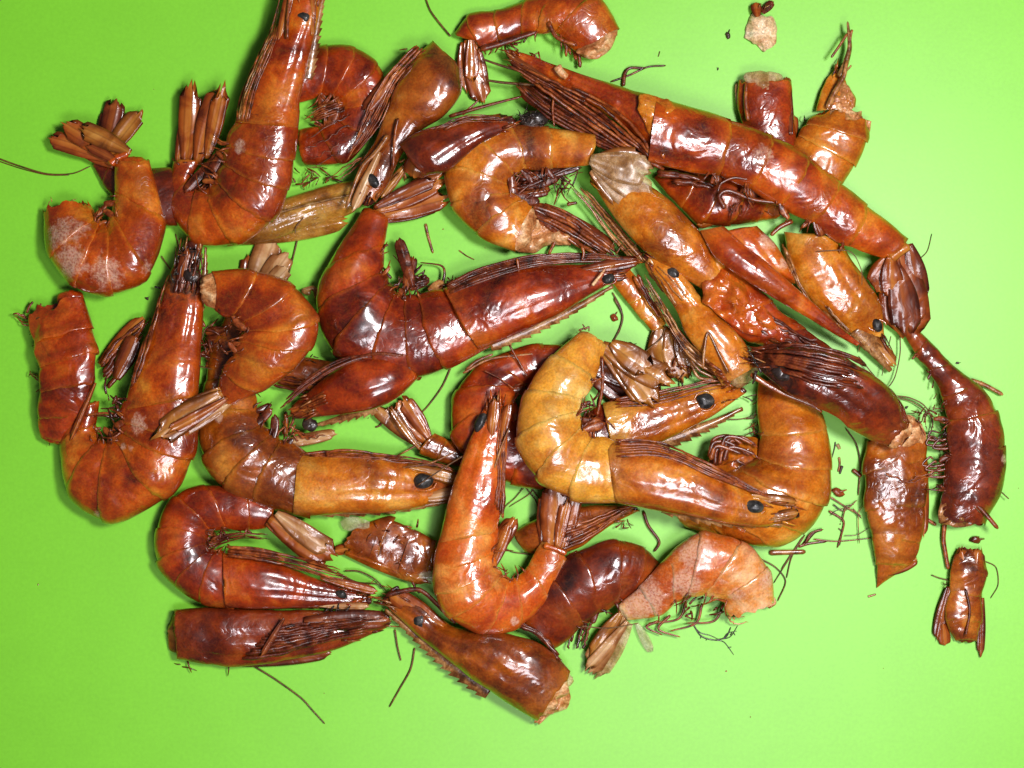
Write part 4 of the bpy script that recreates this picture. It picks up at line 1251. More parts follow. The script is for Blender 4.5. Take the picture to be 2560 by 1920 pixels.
# ---- shrimp on the left, head up
T = Thing('shrimp', 'large orange shrimp at left curled in a U, its black charred head pointing straight up', 'shrimp', px('D', 800, 1000), 'orange', G,
          patches=[pc('D', 770, 1030, 130, 62), pc('D', 690, 1160, 120, 26), pc('D', 740, 1165, 120, 30), pc('D', 560, 1530, 80, 36)], darks=[pc('D', 1040, 190, 70, 190), pc('D', 1040, 60, 60, 130)])
abdomen(T, 'D', [(1112, 890, 690, 930, 28, .56), (1115, 1050, 690, 1020, 26, .6), (1095, 1200, 680, 1070, 24, .62), (965, 1430, 650, 1110, 18, .6), (620, 1592, 600, 1130, 12, .52), (385, 1440, 555, 1120, 12, .6),
                 (335, 1150, 535, 1060, 16, .62), (420, 960, 560, 900, 20, .6)], amp=.028, pleo=3, pleo_len=.36, tight=.3)
carapace(T, 'D', [(1112, 860, 695, 935, 32), (1125, 700, 750, 740, 36), (1135, 520, 840, 540, 40), (1140, 350, 900, 340, 44), (1125, 190, 955, 170, 46), (1140, 30, 1020, 40, 46)], k=.58,
         rost=dict(pts=[(1120, 420), (1150, 280), (1162, 150), (1165, 40)], w=44, z=84, z1=88, teeth=8, side=1), amp=.03, groove=1.1)
scraps(T, 'D', (970, 60, 1110, 290), 16, 94, (10, 30), (3, 6), name='charred_crust', mat=LEG['black'])
scraps(T, 'D', (970, 60, 1110, 290), 8, 96, (10, 26), (2, 4), name='charred_crust', mat=LEG['dark'])
v, f = ball((*px('D', 1068, 200), 100), 20, 17, 12, .5, 3, .3)
T.part('eye', v, f, LEG['black'])
leaf(T, 'D', (1000, 320, 1050, 50, 70), 90, 92, 'antenna_scale', FAN['dark'])
legs(T, 'D', [(980, 300), (1010, 160), (1050, 20)], [(1110, 300), (1120, 160), (1130, 40)], 5, 7, 98, LEG['dark'])
legs(T, 'D', [(730, 830), (790, 620), (860, 440), (900, 300), (960, 150)], [(770, 780), (830, 600), (880, 420), (920, 280), (980, 130)], 4, 8, 72, LEG['red'])
legs(T, 'D', [(560, 700), (640, 580), (740, 500), (840, 420)], [(600, 830), (700, 720), (760, 600), (850, 460)], 7, 8, 30, LEG['dark'], taper=.6)
leaf(T, 'D', (650, 780, 760, 540, 110), 36, 44, 'leg_plate', FAN['dark'])
leaf(T, 'D', (560, 700, 800, 440, 90), 22, 30, 'leg_plate', FAN['red'])
scraps(T, 'D', (590, 860, 700, 1100), 34, 84, (14, 46), (3, 8), mat=BELLY)
stick(T, 'D', [(490, 980), (580, 970), (650, 975)], 86, 5, 4, mat=LEG['red'])
stick(T, 'D', [(900, 270), (880, 265), (865, 262)], 30, 4, 3, mat=LEG['black'])
feeler(T, 'D', [(905, 90), (930, 130), (955, 165)], 8, 2.6, 2)
feeler(T, 'D', [(995, 0), (1005, 50), (1000, 85)], 8, 2.2, 1.6)

# ---- hidden-tail shrimp with eye at the centre
T = Thing('shrimp', 'brown shrimp lying level, large grey black eye and mottled golden head shell', 'shrimp', px('V', 620, 1030), 'brown', G,
          patches=[pc('D', 1360, 1120, 90, 58), pc('D', 1230, 1000, 90, 30), pc('D', 1430, 1270, 80, 26)])
abdomen(T, 'V', [(645, 1115, 655, 975, 10, .6), (558, 1092, 610, 955, 10, .6), (488, 1062, 590, 940, 10, .62), (438, 1000, 568, 922, 10, .6), (428, 918, 556, 888, 8, .55), (440, 840, 548, 845, 8, .5), (458, 740, 540, 770, 8, .5), (500, 650, 570, 680, 10, .5)],
        pleo=3, pleo_len=.4, amp=.04)
carapace(T, 'V', [(642, 1115, 652, 976, 14), (740, 1112, 740, 974, 16), (830, 1108, 830, 982, 18), (895, 1098, 900, 1002, 18), (955, 1082, 955, 1022, 18), (1008, 1068, 1000, 1046, 18)], k=.62,
         mat=shell_mat('gold', T.seed + 2, bump=.9), eye=(915, 1040, 27, .72, -12), rost=dict(pts=[(690, 1108), (790, 1108), (890, 1102), (985, 1088)], w=24, z=52, z1=40, teeth=9, side=1, tooth=.5), amp=.03, groove=1.2)
legs(T, 'V', [(650, 985), (740, 975), (840, 985), (940, 1000), (1010, 1030)], [(700, 985), (790, 990), (880, 1000), (960, 1010), (1010, 1045)], 6, 6, 70, LEG['red'])
stick(T, 'V', [(870, 1010), (930, 1000), (985, 975)], 84, 4, 3, mat=LEG['tan'])
leaf(T, 'V', (880, 1008, 1010, 1040, 30), 72, 60, 'antenna_scale', FAN['gold'])
leaf(T, 'V', (905, 1078, 1010, 1062, 30), 60, 50, 'antenna_scale', FAN['pale'])
fan(T, 'D', [(1400, 300, 1545, -5, 110, 22, 14, FAN['pale']), (1440, 310, 1595, 70, 90, 30, 26, FAN['pale']), (1370, 280, 1400, 90, 60, 14, 10, FAN['red']), (1480, 300, 1600, 140, 70, 34, 34, FAN['pale'])], 20)
scraps(T, 'D', (1140, 480, 1240, 740), 22, 40, (14, 50), (3, 8), mat=LEG['dark'])
for i in range(5):
    leaf(T, 'D', (1260, 500 + i * 50, 1150, 520 + i * 46, 60), 50, 34, 'swimmeret', FAN['dark'])
feeler(T, 'D', [(1000, 500), (1010, 600), (1080, 690), (1190, 725)], 100, 2.4, 2)
feeler(T, 'D', [(1190, 470), (1150, 500), (1130, 560)], 60, 2.4, 2)
legs(T, 'D', [(1600, 980), (1570, 1080), (1520, 1160)], [(1660, 1080), (1760, 1110), (1890, 1060)], 6, 6, 56, LEG['red'])
leaf(T, 'D', (1520, 1160, 1890, 1080, 70), 46, 40, 'leg_plate', FAN['pale'])
stick(T, 'D', [(1590, 1090), (1605, 1020), (1600, 960)], 30, 8, 6, mat=LEG['red'])
stick(T, 'D', [(1610, 1080), (1640, 1020), (1645, 980)], 30, 6, 4, mat=LEG['red'])
stick(T, 'D', [(1620, 1200), (1530, 1150), (1440, 990), (1410, 880)], 50, 16, 10, mat=LEG['dark'])

# ---- golden headless one on top at left
T = Thing('shrimp', 'headless golden shrimp folded in half on top, pale round stump and pinkish tail', 'shrimp', px('V', 590, 720), 'gold', G, bump=.75)
T.mat = shell_mat('orange', T.seed + 1, bump=.7)
abdomen(T, 'D', [(1185, 172, 1205, 400, 78, .62), (1400, 165, 1290, 430, 84, .6), (1630, 235, 1350, 460, 88, .56), (1785, 430, 1375, 500, 90, .52), (1760, 590, 1350, 560, 92, .52), (1650, 730, 1310, 640, 92, .56), (1490, 840, 1250, 730, 90, .58), (1290, 935, 1215, 830, 84, .66)],
        flesh=.6, amp=.03, pleo=3, pleo_len=.3)
fan(T, 'D', [(1245, 860, 865, 1090, 104, 124, 150, FAN['gold']), (1300, 905, 930, 1135, 60, 112, 128, FAN['pale']), (1235, 835, 930, 1025, 70, 122, 140, FAN['gold']), (1275, 885, 960, 1095, 50, 132, 152, FAN['orange'])], 90)
scraps(T, 'D', (1230, 430, 1420, 700), 34, 128, (14, 44), (2.5, 5.5), mat=LEG['dark'])
stick(T, 'D', [(1740, 300), (1700, 285), (1760, 270), (1775, 330)], 30, 9, 8, mat=LEG['olive'])

# ---- dark brown head end between
T = Thing('half_shrimp', 'dull brown head end squeezed between the folded golden shrimp and the red toothed head', 'shrimp head', px('V', 690, 810), 'brown', GH)
carapace(T, 'V', [(560, 812, 600, 752, 2), (630, 842, 645, 766, 4), (700, 852, 700, 778, 6), (770, 858, 770, 790, 6), (830, 858, 830, 810, 4)], k=.55, amp=.05)
legs(T, 'V', [(590, 830), (660, 850), (760, 870)], [(600, 810), (670, 820), (760, 840)], 4, 6, 44, LEG['dark'])
scraps(T, 'V', (670, 765, 700, 785), 5, 40, (8, 20), (2, 3.5))

# ---- tail below the red head
T = Thing('shrimp', 'slim brown tail with a ridged fan reaching down right from under the red toothed head', 'shrimp', px('E', 850, 1180), 'brown', G)
abdomen(T, 'E', [(1060, 1340, 1040, 1210, 4), (950, 1320, 1000, 1190, 6), (820, 1270, 920, 1140, 8)], k=.6, pleo=0, belly=False)
fan(T, 'E', [(850, 1230, 590, 970, 84, 22, 30, FAN['gold']), (870, 1200, 680, 950, 90, 30, 40, FAN['red']), (890, 1180, 740, 940, 70, 36, 46, FAN['red']), (830, 1240, 640, 1010, 40, 40, 44, FAN['gold'])], 20)
stick(T, 'E', [(610, 1075), (590, 1100), (565, 1110)], 5, 4, 3, mat=LEG['hair'])
stick(T, 'E', [(800, 1220), (740, 1255), (690, 1280)], 40, 3.5, 3, mat=LEG['tan'])

# ---- central big dark red shrimp
T = Thing('shrimp', 'big dark red shrimp at the centre curled in an L with a toothed beak', 'shrimp', px('E', 600, 480), 'red', G,
          patches=[pc('E', 580, 560, 120, 40)])
abdomen(T, 'E', [(1190, 660, 975, 300, 26, .56), (1010, 755, 830, 330, 26, .56), (830, 810, 750, 340, 24, .56), (590, 800, 690, 320, 22, .56), (325, 690, 645, 270, 20, .56), (222, 460, 618, 200, 18, .56), (240, 225, 610, 60, 20, .56), (480, -185, 650, -125, 34, .6)],
        amp=.03, pleo=3, pleo_len=.28, tight=.25)
carapace(T, 'E', [(1190, 645, 980, 280, 32), (1330, 590, 1120, 225, 38), (1500, 515, 1300, 175, 44), (1680, 425, 1480, 150, 50), (1830, 330, 1680, 145, 56), (1950, 260, 1850, 140, 60), (2100, 160, 2080, 115, 62)], k=.62,
         eye=(1945, 228, 48, .7, -20), rost=dict(pts=[(1250, 640), (1500, 545), (1750, 430), (1985, 290)], w=74, z=66, z1=72, teeth=13, side=1, tooth=.5), amp=.022, groove=1.15)
legs(T, 'E', [(985, 270), (1180, 170), (1480, 95), (1800, 80), (2125, 105)], [(1010, 320), (1200, 240), (1480, 160), (1800, 125), (2120, 140)], 7, 8, 92, LEG['dark'], taper=.6)
leaf(T, 'E', (1780, 180, 2130, 120, 80), 96, 86, 'antenna_scale', FAN['dark'])
leaf(T, 'E', (1700, 210, 2060, 220, 60), 100, 84, 'antenna_scale', FAN['dark'])
stick(T, 'E', [(1850, 270), (1890, 220), (1935, 160)], 128, 6, 4, mat=FLESH)
stick(T, 'E', [(1790, 40), (1800, 80), (1790, 120)], 110, 6, 5, mat=LEG['red'])
stick(T, 'E', [(1405, 110), (1415, 190)], 118, 5, 4, mat=LEG['red'])
leaf(T, 'E', (790, 280, 700, -10, 76), 70, 60, 'swimmeret', LEG['dark'])
leaf(T, 'E', (770, 290, 880, 220, 70), 66, 48, 'swimmeret', LEG['dark'])
leaf(T, 'E', (740, 300, 790, 100, 70), 72, 56, 'swimmeret', FAN['dark'])
leaf(T, 'E', (880, 300, 970, 250, 60), 70, 50, 'swimmeret', LEG['tan'])
stick(T, 'E', [(960, 270), (975, 190), (950, 150), (830, 133)], 34, 6, 2, name='swimmeret', mat=LEG['dark'])
scraps(T, 'E', (640, 170, 880, 320), 26, 66, (14, 44), (3, 7), mat=BELLY)
scraps(T, 'E', (990, 220, 1160, 270), 14, 64, (10, 30), (3, 6), mat=LEG['dark'])
fan(T, 'B', [(560, 1250, 985, 1075, 96, 56, 52, FAN['red']), (580, 1290, 980, 1150, 96, 50, 44, FAN['red']), (620, 1310, 960, 1215, 60, 44, 36, FAN['dark']), (560, 1230, 900, 1050, 60, 62, 60, FAN['dark'])], 50)
stick(T, 'B', [(895, 1215), (905, 1265)], 20, 4, 3)
feeler(T, 'E', [(1015, 750), (960, 870), (880, 980), (832, 1030)], 7, 3, 2.2)
feeler(T, 'E', [(1970, 310), (2025, 420), (2015, 530), (1970, 600)], 7, 2.6, 2)

# ---- red toothed head pointing left
T = Thing('half_shrimp', "small red head with toothed lower beak lying across the big central shrimp's lower edge", 'shrimp head', px('E', 520, 860), 'red', GH, bump=.7)
carapace(T, 'E', [(810, 830, 720, 680, 66), (700, 935, 590, 680, 72), (560, 1000, 430, 720, 74), (400, 1030, 300, 790, 70), (260, 1045, 180, 890, 64), (110, 1060, 80, 970, 56)], k=.62,
         rost=dict(pts=[(580, 1005), (460, 1040), (330, 1085), (190, 1120)], w=60, z=84, z1=60, teeth=8, side=-1, tooth=.6), amp=.025, groove=1.2)
v, f = ball((*px('E', 172, 1092), 70), 20, 17, 12, .5, 3, .3)
T.part('eye', v, f, LEG['black'])
leaf(T, 'E', (790, 740, 770, 830, 130), 92, 70, 'shell_rim', FAN['red'])
legs(T, 'E', [(740, 670), (560, 660), (330, 720), (150, 830), (-20, 960)], [(720, 700), (540, 690), (320, 770), (150, 880), (0, 1010)], 6, 7, 122, LEG['dark'], taper=.6)
legs(T, 'E', [(260, 900), (120, 970), (-40, 1040)], [(280, 960), (150, 1010), (40, 1060)], 5, 6, 84, LEG['red'])
leaf(T, 'E', (330, 1000, 60, 1010, 90), 100, 80, 'antenna_scale', FAN['orange'])

# ---- orange U shrimp, centre bottom
T = Thing('shrimp', 'bright orange U shaped shrimp with slim raised head and upright tail fan', 'shrimp', px('V', 1040, 1240), 'bright', G,
          patches=[pc('H', 540, 440, 130, 60), pc('H', 420, 600, 130, 26), pc('H', 590, 790, 110, 40), pc('H', 780, 790, 110, 30)])
abdomen(T, 'V', [(950, 1160, 1073, 1140, 66, .58), (935, 1220, 1067, 1190, 62, .6), (937, 1275, 1072, 1225, 58, .6), (962, 1330, 1082, 1242, 52, .6), (1035, 1370, 1098, 1252, 46, .58), (1115, 1360, 1112, 1250, 42, .58), (1175, 1305, 1135, 1232, 40, .6), (1228, 1210, 1168, 1168, 40, .62)],
        amp=.03, pleo=2, pleo_len=.4, tight=.25)
carapace(T, 'V', [(950, 1165, 1072, 1145, 70), (966, 1090, 1088, 1085, 78), (988, 1020, 1092, 1015, 86), (1010, 960, 1096, 950, 92), (1036, 900, 1092, 890, 96), (1060, 860, 1080, 858, 96)], k=.6,
         eye=(1038, 912, 26, .5, 112), rost=dict(pts=[(985, 1060), (1010, 1000), (1035, 930), (1062, 858)], w=22, z=126, z1=130, teeth=6, side=-1, tooth=.4), amp=.03)
legs(T, 'V', [(1085, 1120), (1090, 1050), (1090, 980), (1095, 900)], [(1070, 1090), (1075, 1030), (1075, 960), (1085, 880)], 6, 6, 128, LEG['red'])
leaf(T, 'V', (1060, 960, 1070, 862, 26), 140, 138, 'antenna_scale', FAN['orange'])
leaf(T, 'V', (1080, 960, 1100, 870, 22), 136, 134, 'antenna_scale', FAN['red'])
stick(T, 'V', [(1068, 1010), (1085, 960), (1100, 925)], 150, 4, 3, mat=LEG['tan'])
stick(T, 'V', [(1000, 985), (960, 1010), (900, 1050)], 120, 3, 2, name='antenna', mat=LEG['hair'])
leaf(T, 'V', (1052, 1215, 1112, 1118, 40), 84, 70, 'swimmeret', FAN['red'])
leaf(T, 'V', (1062, 1230, 1100, 1130, 30), 90, 76, 'swimmeret', FAN['red'])
fan(T, 'V', [(1188, 1195, 1212, 1046, 44, 66, 84, FAN['orange']), (1212, 1195, 1232, 1062, 34, 62, 78, FAN['orange']), (1172, 1180, 1190, 1062, 30, 58, 70, FAN['red']), (1204, 1190, 1218, 1080, 20, 74, 88, FAN['red'])], 50)
stick(T, 'V', [(1175, 1178), (1200, 1186), (1224, 1196)], 92, 10, 9, name='tail_joint', mat=T.mat)

# ---- curled complete shrimp lower left
T = Thing('shrimp', 'complete curled red brown shrimp, tail bent down over its own legs, dark eye', 'shrimp', px('V', 540, 1190), 'red', G, bump=.8)
abdomen(T, 'G', [(530, 880, 515, 540, 10, .54), (385, 860, 465, 535, 8, .6), (225, 765, 430, 520, 8, .62), (108, 625, 410, 490, 8, .62), (92, 430, 410, 455, 10, .62), (180, 215, 425, 410, 14, .62), (360, 128, 500, 395, 20, .6), (600, 155, 650, 400, 26, .6), (815, 250, 765, 395, 34, .66)],
        amp=.028, pleo=3, pleo_len=.34, tight=.15)
carapace(T, 'G', [(535, 882, 520, 540, 14), (700, 886, 700, 560, 18), (880, 882, 880, 610, 20), (1050, 876, 1030, 680, 20), (1200, 866, 1180, 730, 20), (1400, 860, 1390, 790, 18)], k=.6, mat=shell_mat('red', T.seed + 2, bump=.8),
         eye=(1228, 795, 46, .62, 28), rost=dict(pts=[(950, 872), (1100, 872), (1250, 868), (1390, 868)], w=34, z=40, z1=34, teeth=6, side=1, tooth=.3), amp=.03, groove=1.2)
legs(T, 'G', [(530, 500), (760, 520), (980, 570), (1200, 640), (1300, 690)], [(540, 560), (760, 590), (960, 640), (1150, 690), (1440, 760)], 7, 7, 84, LEG['red'])
leaf(T, 'G', (1100, 690, 1450, 780, 60), 66, 52, 'antenna_scale', FAN['red'])
leaf(T, 'G', (1080, 860, 1400, 870, 50), 46, 40, 'antenna_scale', FAN['pale'])
feeler(T, 'G', [(1250, 650), (1340, 655), (1430, 700), (1500, 770)], 14, 3, 2)
feeler(T, 'G', [(1200, 660), (1320, 720), (1440, 730), (1480, 760)], 14, 3, 2)
fan(T, 'G', [(790, 330, 1172, 590, 130, 84, 74, FAN['orange']), (770, 360, 1160, 620, 70, 78, 68, FAN['red']), (830, 300, 1150, 540, 90, 92, 82, FAN['pale']), (860, 300, 1120, 480, 60, 84, 78, FAN['red'])], 50)
legs(T, 'G', [(430, 450), (600, 420), (780, 430)], [(450, 500), (620, 450), (800, 470)], 5, 5, 60, LEG['dark'])
scraps(T, 'G', (410, 400, 540, 510), 24, 60, (12, 40), (2.5, 5.5), mat=LEG['dark'])
scraps(T, 'G', (1330, 740, 1480, 850), 12, 30, (10, 30), (2, 4))

# ---- long dark head at lower left
T = Thing('half_shrimp', 'long dark brown head without eye below the complete curled shrimp, greenish glassy rear', 'shrimp head', px('G', 800, 1060), 'dark', GH)
carapace(T, 'G', [(225, 885, 240, 1195, 4, .5), (380, 876, 400, 1225, 6, .5), (560, 880, 580, 1240, 8, .5), (860, 884, 880, 1205, 8, .5), (1160, 892, 1170, 1140, 8, .5), (1490, 902, 1505, 1000, 8, .5)], jag=(.1, 0), amp=.045, groove=1.5)
leaf(T, 'G', (330, 1040, 172, 1020, 250), 24, 8, 'shell_rim', FAN['gold'], arch=.1)
legs(T, 'G', [(620, 1190), (860, 1160), (1100, 1090), (1500, 1000)], [(820, 1000), (980, 980), (1150, 960), (1480, 920)], 9, 7, 64, LEG['dark'], taper=.8)
leaf(T, 'G', (620, 1220, 1170, 1150, 90), 20, 16, 'leg_plate', FAN['dark'])
leaf(T, 'G', (880, 940, 740, 1170, 40), 92, 84, 'antenna_scale', FAN['dark'])
leaf(T, 'G', (1000, 960, 1520, 950, 130), 66, 40, 'antenna_scale', FAN['dark'])
scraps(T, 'G', (220, 1190, 620, 1240), 12, 8, (12, 40), (2, 4))
scraps(T, 'G', (1100, 880, 1260, 900), 8, 50, (8, 24), (3, 6), mat=LEG['black'])
feeler(T, 'G', [(680, 1225), (820, 1310), (980, 1425), (1050, 1500), (1128, 1585)], 6, 3, 2.2)
feeler(T, 'G', [(1555, 1010), (1570, 1110), (1592, 1200)], 8, 3.4, 2.6)

# ---- head bottom centre with saw beak
T = Thing('half_shrimp', 'large brown head at bottom centre with saw toothed beak and torn flesh behind', 'shrimp head', px('H', 620, 980), 'brown', GH)
carapace(T, 'H', [(885, 1290, 1060, 1040, 10), (730, 1195, 985, 960, 14), (565, 1085, 860, 880, 18), (420, 970, 690, 840, 20), (290, 865, 470, 815, 22), (190, 770, 310, 690, 22), (115, 700, 160, 650, 22)], k=.6,
         eye=(305, 792, 52, .85, 20), rost=dict(pts=[(640, 1165), (450, 1030), (280, 890), (115, 745)], w=62, z=44, z1=40, teeth=13, side=-1, tooth=.75), rear=.22, jag=(.08, 0), amp=.03, groove=1.25)
fragment(T, 'H', [(880, 1290), (960, 1200), (1040, 1120), (1060, 1180), (1040, 1230), (960, 1260), (900, 1310)], 30, 20, 'torn_flesh', FLESH, amp=.25)
leaf(T, 'H', (990, 1120, 1060, 1060, 80), 70, 50, 'shell_rim', GLASSY)
legs(T, 'H', [(1010, 990), (880, 850), (700, 810), (480, 790)], [(960, 900), (860, 820), (720, 780), (560, 800)], 5, 7, 64, LEG['dark'])
stick(T, 'H', [(130, 660), (260, 630), (330, 650), (480, 800)], 66, 9, 7, name='antenna', mat=LEG['dark'])
stick(T, 'H', [(155, 640), (190, 620), (180, 660)], 60, 8, 4, name='antenna', mat=LEG['dark'])
leaf(T, 'H', (420, 820, 150, 650, 110), 60, 48, 'antenna_scale', FAN['red'])
feeler(T, 'H', [(275, 925), (255, 1030), (200, 1130), (148, 1222)], 7, 3.2, 2.4)
stick(T, 'H', [(262, 590), (280, 625), (300, 650)], 30, 5, 4)

# ---- crumpled flat piece
T = Thing('shell_piece', 'crumpled flat brown shell piece left of the orange U shrimp with a pale see-through flap', 'shell piece', px('G', 1520, 510), 'brown', GF, bump=1.5)
abdomen(T, 'G', [(1340, 370, 1240, 545, 4, .4), (1530, 315, 1410, 585, 6, .36), (1690, 400, 1580, 690, 6, .34), (1810, 470, 1740, 735, 4, .3)], jag0=.3, pleo=0, belly=False, amp=.11)
leaf(T, 'G', (1330, 500, 1185, 530, 70), 24, 10, 'shell_flap', FAN['red'])
leaf(T, 'G', (1400, 370, 1225, 360, 90), 40, 16, 'clear_flap', CLEAR)
leaf(T, 'G', (1250, 540, 1760, 720, 80), 20, 30, 'shell_flap', T.mat, arch=.2)
leaf(T, 'G', (1700, 690, 1790, 690, 80), 34, 30, 'clear_flap', CLEAR)
scraps(T, 'G', (1320, 350, 1700, 640), 14, 46, (10, 28), (3, 6), name='shell_crust', mat=LEG['red'])

# ---- hidden head behind the orange tail
T = Thing('half_shrimp', "dark olive brown head lying behind the orange U shrimp's raised tail fan", 'shrimp head', px('H', 1050, 330), 'brown', GH)
carapace(T, 'H', [(775, 340, 835, 445, 2), (860, 285, 910, 460, 2), (960, 240, 1010, 450, 2), (1090, 210, 1120, 410, 4), (1240, 205, 1260, 310, 4), (1385, 210, 1390, 240, 4)], k=.62, amp=.03)
legs(T, 'H', [(1010, 440), (1150, 370), (1280, 280), (1390, 215)], [(1000, 330), (1130, 290), (1260, 240), (1370, 210)], 6, 7, 60, LEG['red'])
feeler(T, 'H', [(700, 400), (760, 440), (860, 455)], 8, 2, 1.6)
feeler(T, 'H', [(720, 250), (730, 215), (780, 170), (830, 110)], 8, 2, 1.6)
feeler(T, 'H', [(830, 115), (880, 180), (905, 245)], 8, 2, 1.6)
scraps(T, 'H', (1180, 270, 1360, 330), 10, 20, (10, 30), (2, 4))

# ---- dark curl right of the orange U
T = Thing('shrimp', 'glossy dark maroon curled abdomen between the orange U shrimp and the pale patched tail', 'shrimp', px('H', 1180, 630), 'dark', G)
T.mat = shell_mat('dark', T.seed + 9, bump=.9)
abdomen(T, 'H', [(840, 740, 1000, 910), (920, 580, 1110, 810), (1060, 450, 1200, 750), (1270, 373, 1290, 700), (1420, 410, 1370, 670), (1515, 500, 1430, 650)], z=4, k=.6, pleo=3, pleo_len=.3, amp=.05)
legs(T, 'H', [(1090, 790), (1060, 860), (1050, 930)], [(1170, 790), (1150, 860), (1120, 930)], 5, 7, 24, LEG['dark'], taper=.7)
legs(T, 'H', [(860, 790), (930, 860), (1000, 960)], [(900, 850), (960, 920), (1020, 1000)], 3, 6, 50, LEG['dark'])
stick(T, 'H', [(1425, 240), (1450, 310), (1505, 390), (1480, 440)], 10, 6, 4)

# ---- pale patched tail piece lower right
T = Thing('shrimp', 'orange abdomen with pale patches at lower right, narrow tail pointing down left', 'shrimp', px('H', 1650, 560), 'peach', G, dust=.15,
          patches=[pc('H', 1420, 680, 90, 130), pc('H', 1690, 450, 120, 110), pc('H', 1640, 600, 130, 90), pc('H', 2040, 580, 100, 60), pc('H', 1900, 640, 100, 60)])
abdomen(T, 'H', [(2095, 690, 1850, 775, 30, .6), (2065, 540, 1830, 690, 36, .62), (1945, 400, 1745, 660, 40, .6), (1735, 330, 1660, 665, 44, .58), (1580, 425, 1590, 690, 48, .56), (1420, 600, 1510, 760, 46, .6), (1293, 710, 1345, 790, 40, .62)],
        jag0=.2, amp=.045, pleo=2, pleo_len=.4, pleo_mat=LEG['red'])
fan(T, 'H', [(1325, 760, 1135, 1030, 84, 52, 24, FAN['pale']), (1360, 800, 1205, 1078, 60, 40, 10, GLASSY), (1315, 745, 1160, 960, 60, 58, 40, FAN['gold']), (1345, 790, 1155, 1045, 44, 64, 40, FAN['pale'])], 30)
leaf(T, 'H', (1390, 800, 1465, 945, 50), 20, 6, 'clear_flap', CLEAR)
for (a, b, d) in (((1640, 690), (1600, 780), (1450, 800)), ((1720, 700), (1690, 800), (1560, 840)), ((1560, 760), (1500, 830), (1610, 870)), ((1830, 700), (1780, 790), (1640, 800)), ((1500, 790), (1440, 820), (1520, 860))):
    stick(T, 'H', [a, b, d], 24, 5.5, 2.5, name='swimmeret', mat=LEG['red'], flat=.6)
scraps(T, 'H', (1600, 660, 1840, 780), 12, 40, (14, 40), (3, 6), mat=LEG['dark'])
legs(T, 'H', [(1850, 770), (1900, 800), (1960, 790)], [(1840, 740), (1880, 770), (1950, 770)], 2, 6, 20, FLESH)
feeler(T, 'H', [(2000, 470), (2090, 520), (2140, 590), (2100, 690)], 6, 2.4, 2)
feeler(T, 'H', [(2180, 440), (2130, 520), (2080, 600)], 6, 2, 1.4)
feeler(T, 'H', [(1110, 815), (1250, 825), (1400, 800)], 110, 2.2, 1.8)
stick(T, 'H', [(2050, 720), (2085, 700), (2080, 670)], 40, 7, 4, mat=FLESH)

# ---- golden shell plate at right
T = Thing('shell_piece', 'golden brown shell strip with smooth rolled left edge and a sharp lower tip', 'shell piece', px('I', 710, 860), 'brown', GF, bump=1.2)
T.mat = shell_mat('brown', T.seed + 5, bump=1.5)
abdomen(T, 'I', [(588, 560, 830, 500, 4, .36), (563, 690, 862, 620, 6, .38), (575, 860, 852, 830, 6, .4), (605, 1000, 835, 1010, 6, .4), (625, 1110, 790, 1120, 4, .4), (630, 1235, 655, 1215, 2, .4)], pleo=0, jag0=.15, belly=False, amp=.05)
leaf(T, 'I', (680, 1170, 815, 1100, 60), 18, 14, 'shell_flap', FAN['red'])
leaf(T, 'I', (850, 640, 845, 1000, 50), 20, 14, 'shell_flap', FAN['red'])
legs(T, 'I', [(680, 700), (760, 745), (860, 710), (930, 690)], [(720, 740), (790, 750), (880, 715), (940, 700)], 2, 5, 74, LEG['red'])
fragment(T, 'I', [(760, 440), (840, 480), (860, 560), (830, 620), (760, 640), (720, 590)], 40, 10, 'torn_flesh', FLESH, amp=.2)
stick(T, 'I', [(520, 690), (560, 722)], 8, 8, 7, mat=LEG['red'])
scraps(T, 'I', (820, 420, 870, 600), 8, 16, (10, 24), (2, 4))
stick(T, 'I', [(840, 900), (880, 930), (905, 945)], 10, 6, 5, mat=LEG['red'])

# ---- dark long one at far right
T = Thing('shrimp', 'dark maroon shrimp lying upright at far right, thin tail and shaggy curled swimmerets', 'shrimp', px('I', 1080, 560), 'dark', G, bump=1.7, rough=.15,
          patches=[pc('I', 1000, 250, 80, 46), pc('I', 1105, 350, 90, 40), pc('I', 1210, 640, 60, 26)])
abdomen(T, 'I', [(1130, 935, 912, 925, 4, .58), (1205, 800, 930, 780, 6, .56), (1226, 610, 965, 620, 8, .56), (1200, 440, 960, 480, 8, .58), (1110, 305, 940, 380, 10, .58), (990, 215, 875, 240, 12, .6), (880, 100, 815, 165, 12, .62), (800, 25, 752, 60, 14, .6)],
        amp=.075, jag0=.15, pleo=4, pleo_len=.34, tight=.15)
fragment(T, 'I', [(920, 930), (930, 830), (1000, 790), (1090, 830), (1130, 900), (1080, 940), (990, 955)], 52, 20, 'torn_flesh', limb_mat("brown_flesh", (.10, .03, .01), (.26, .09, .025), (.42, .2, .07), 77), amp=.25)
for i, (u, v_) in enumerate(((930, 520), (920, 545), (950, 560), (900, 640), (915, 660), (930, 690))):
    stick(T, 'I', [(970, v_ + 20), (u, v_ + 34), (u - 60, v_ + 28), (u - 50 + 8 * i, v_ - 8), (u - 10, v_)], 40 + 3 * i, 6, 3, name='swimmeret', mat=LEG['dark'])
scraps(T, 'I', (880, 260, 970, 440), 24, 24, (10, 34), (2, 5), mat=LEG['dark'])
scraps(T, 'I', (910, 500, 980, 780), 22, 36, (12, 36), (2.5, 5.5), mat=BELLY)
stick(T, 'I', [(945, 930), (938, 1010), (950, 1090), (960, 1148)], 12, 9, 7, mat=LEG['red'])
stick(T, 'I', [(1030, 790), (1120, 880), (1190, 962)], 78, 10, 7, mat=LEG['red'])
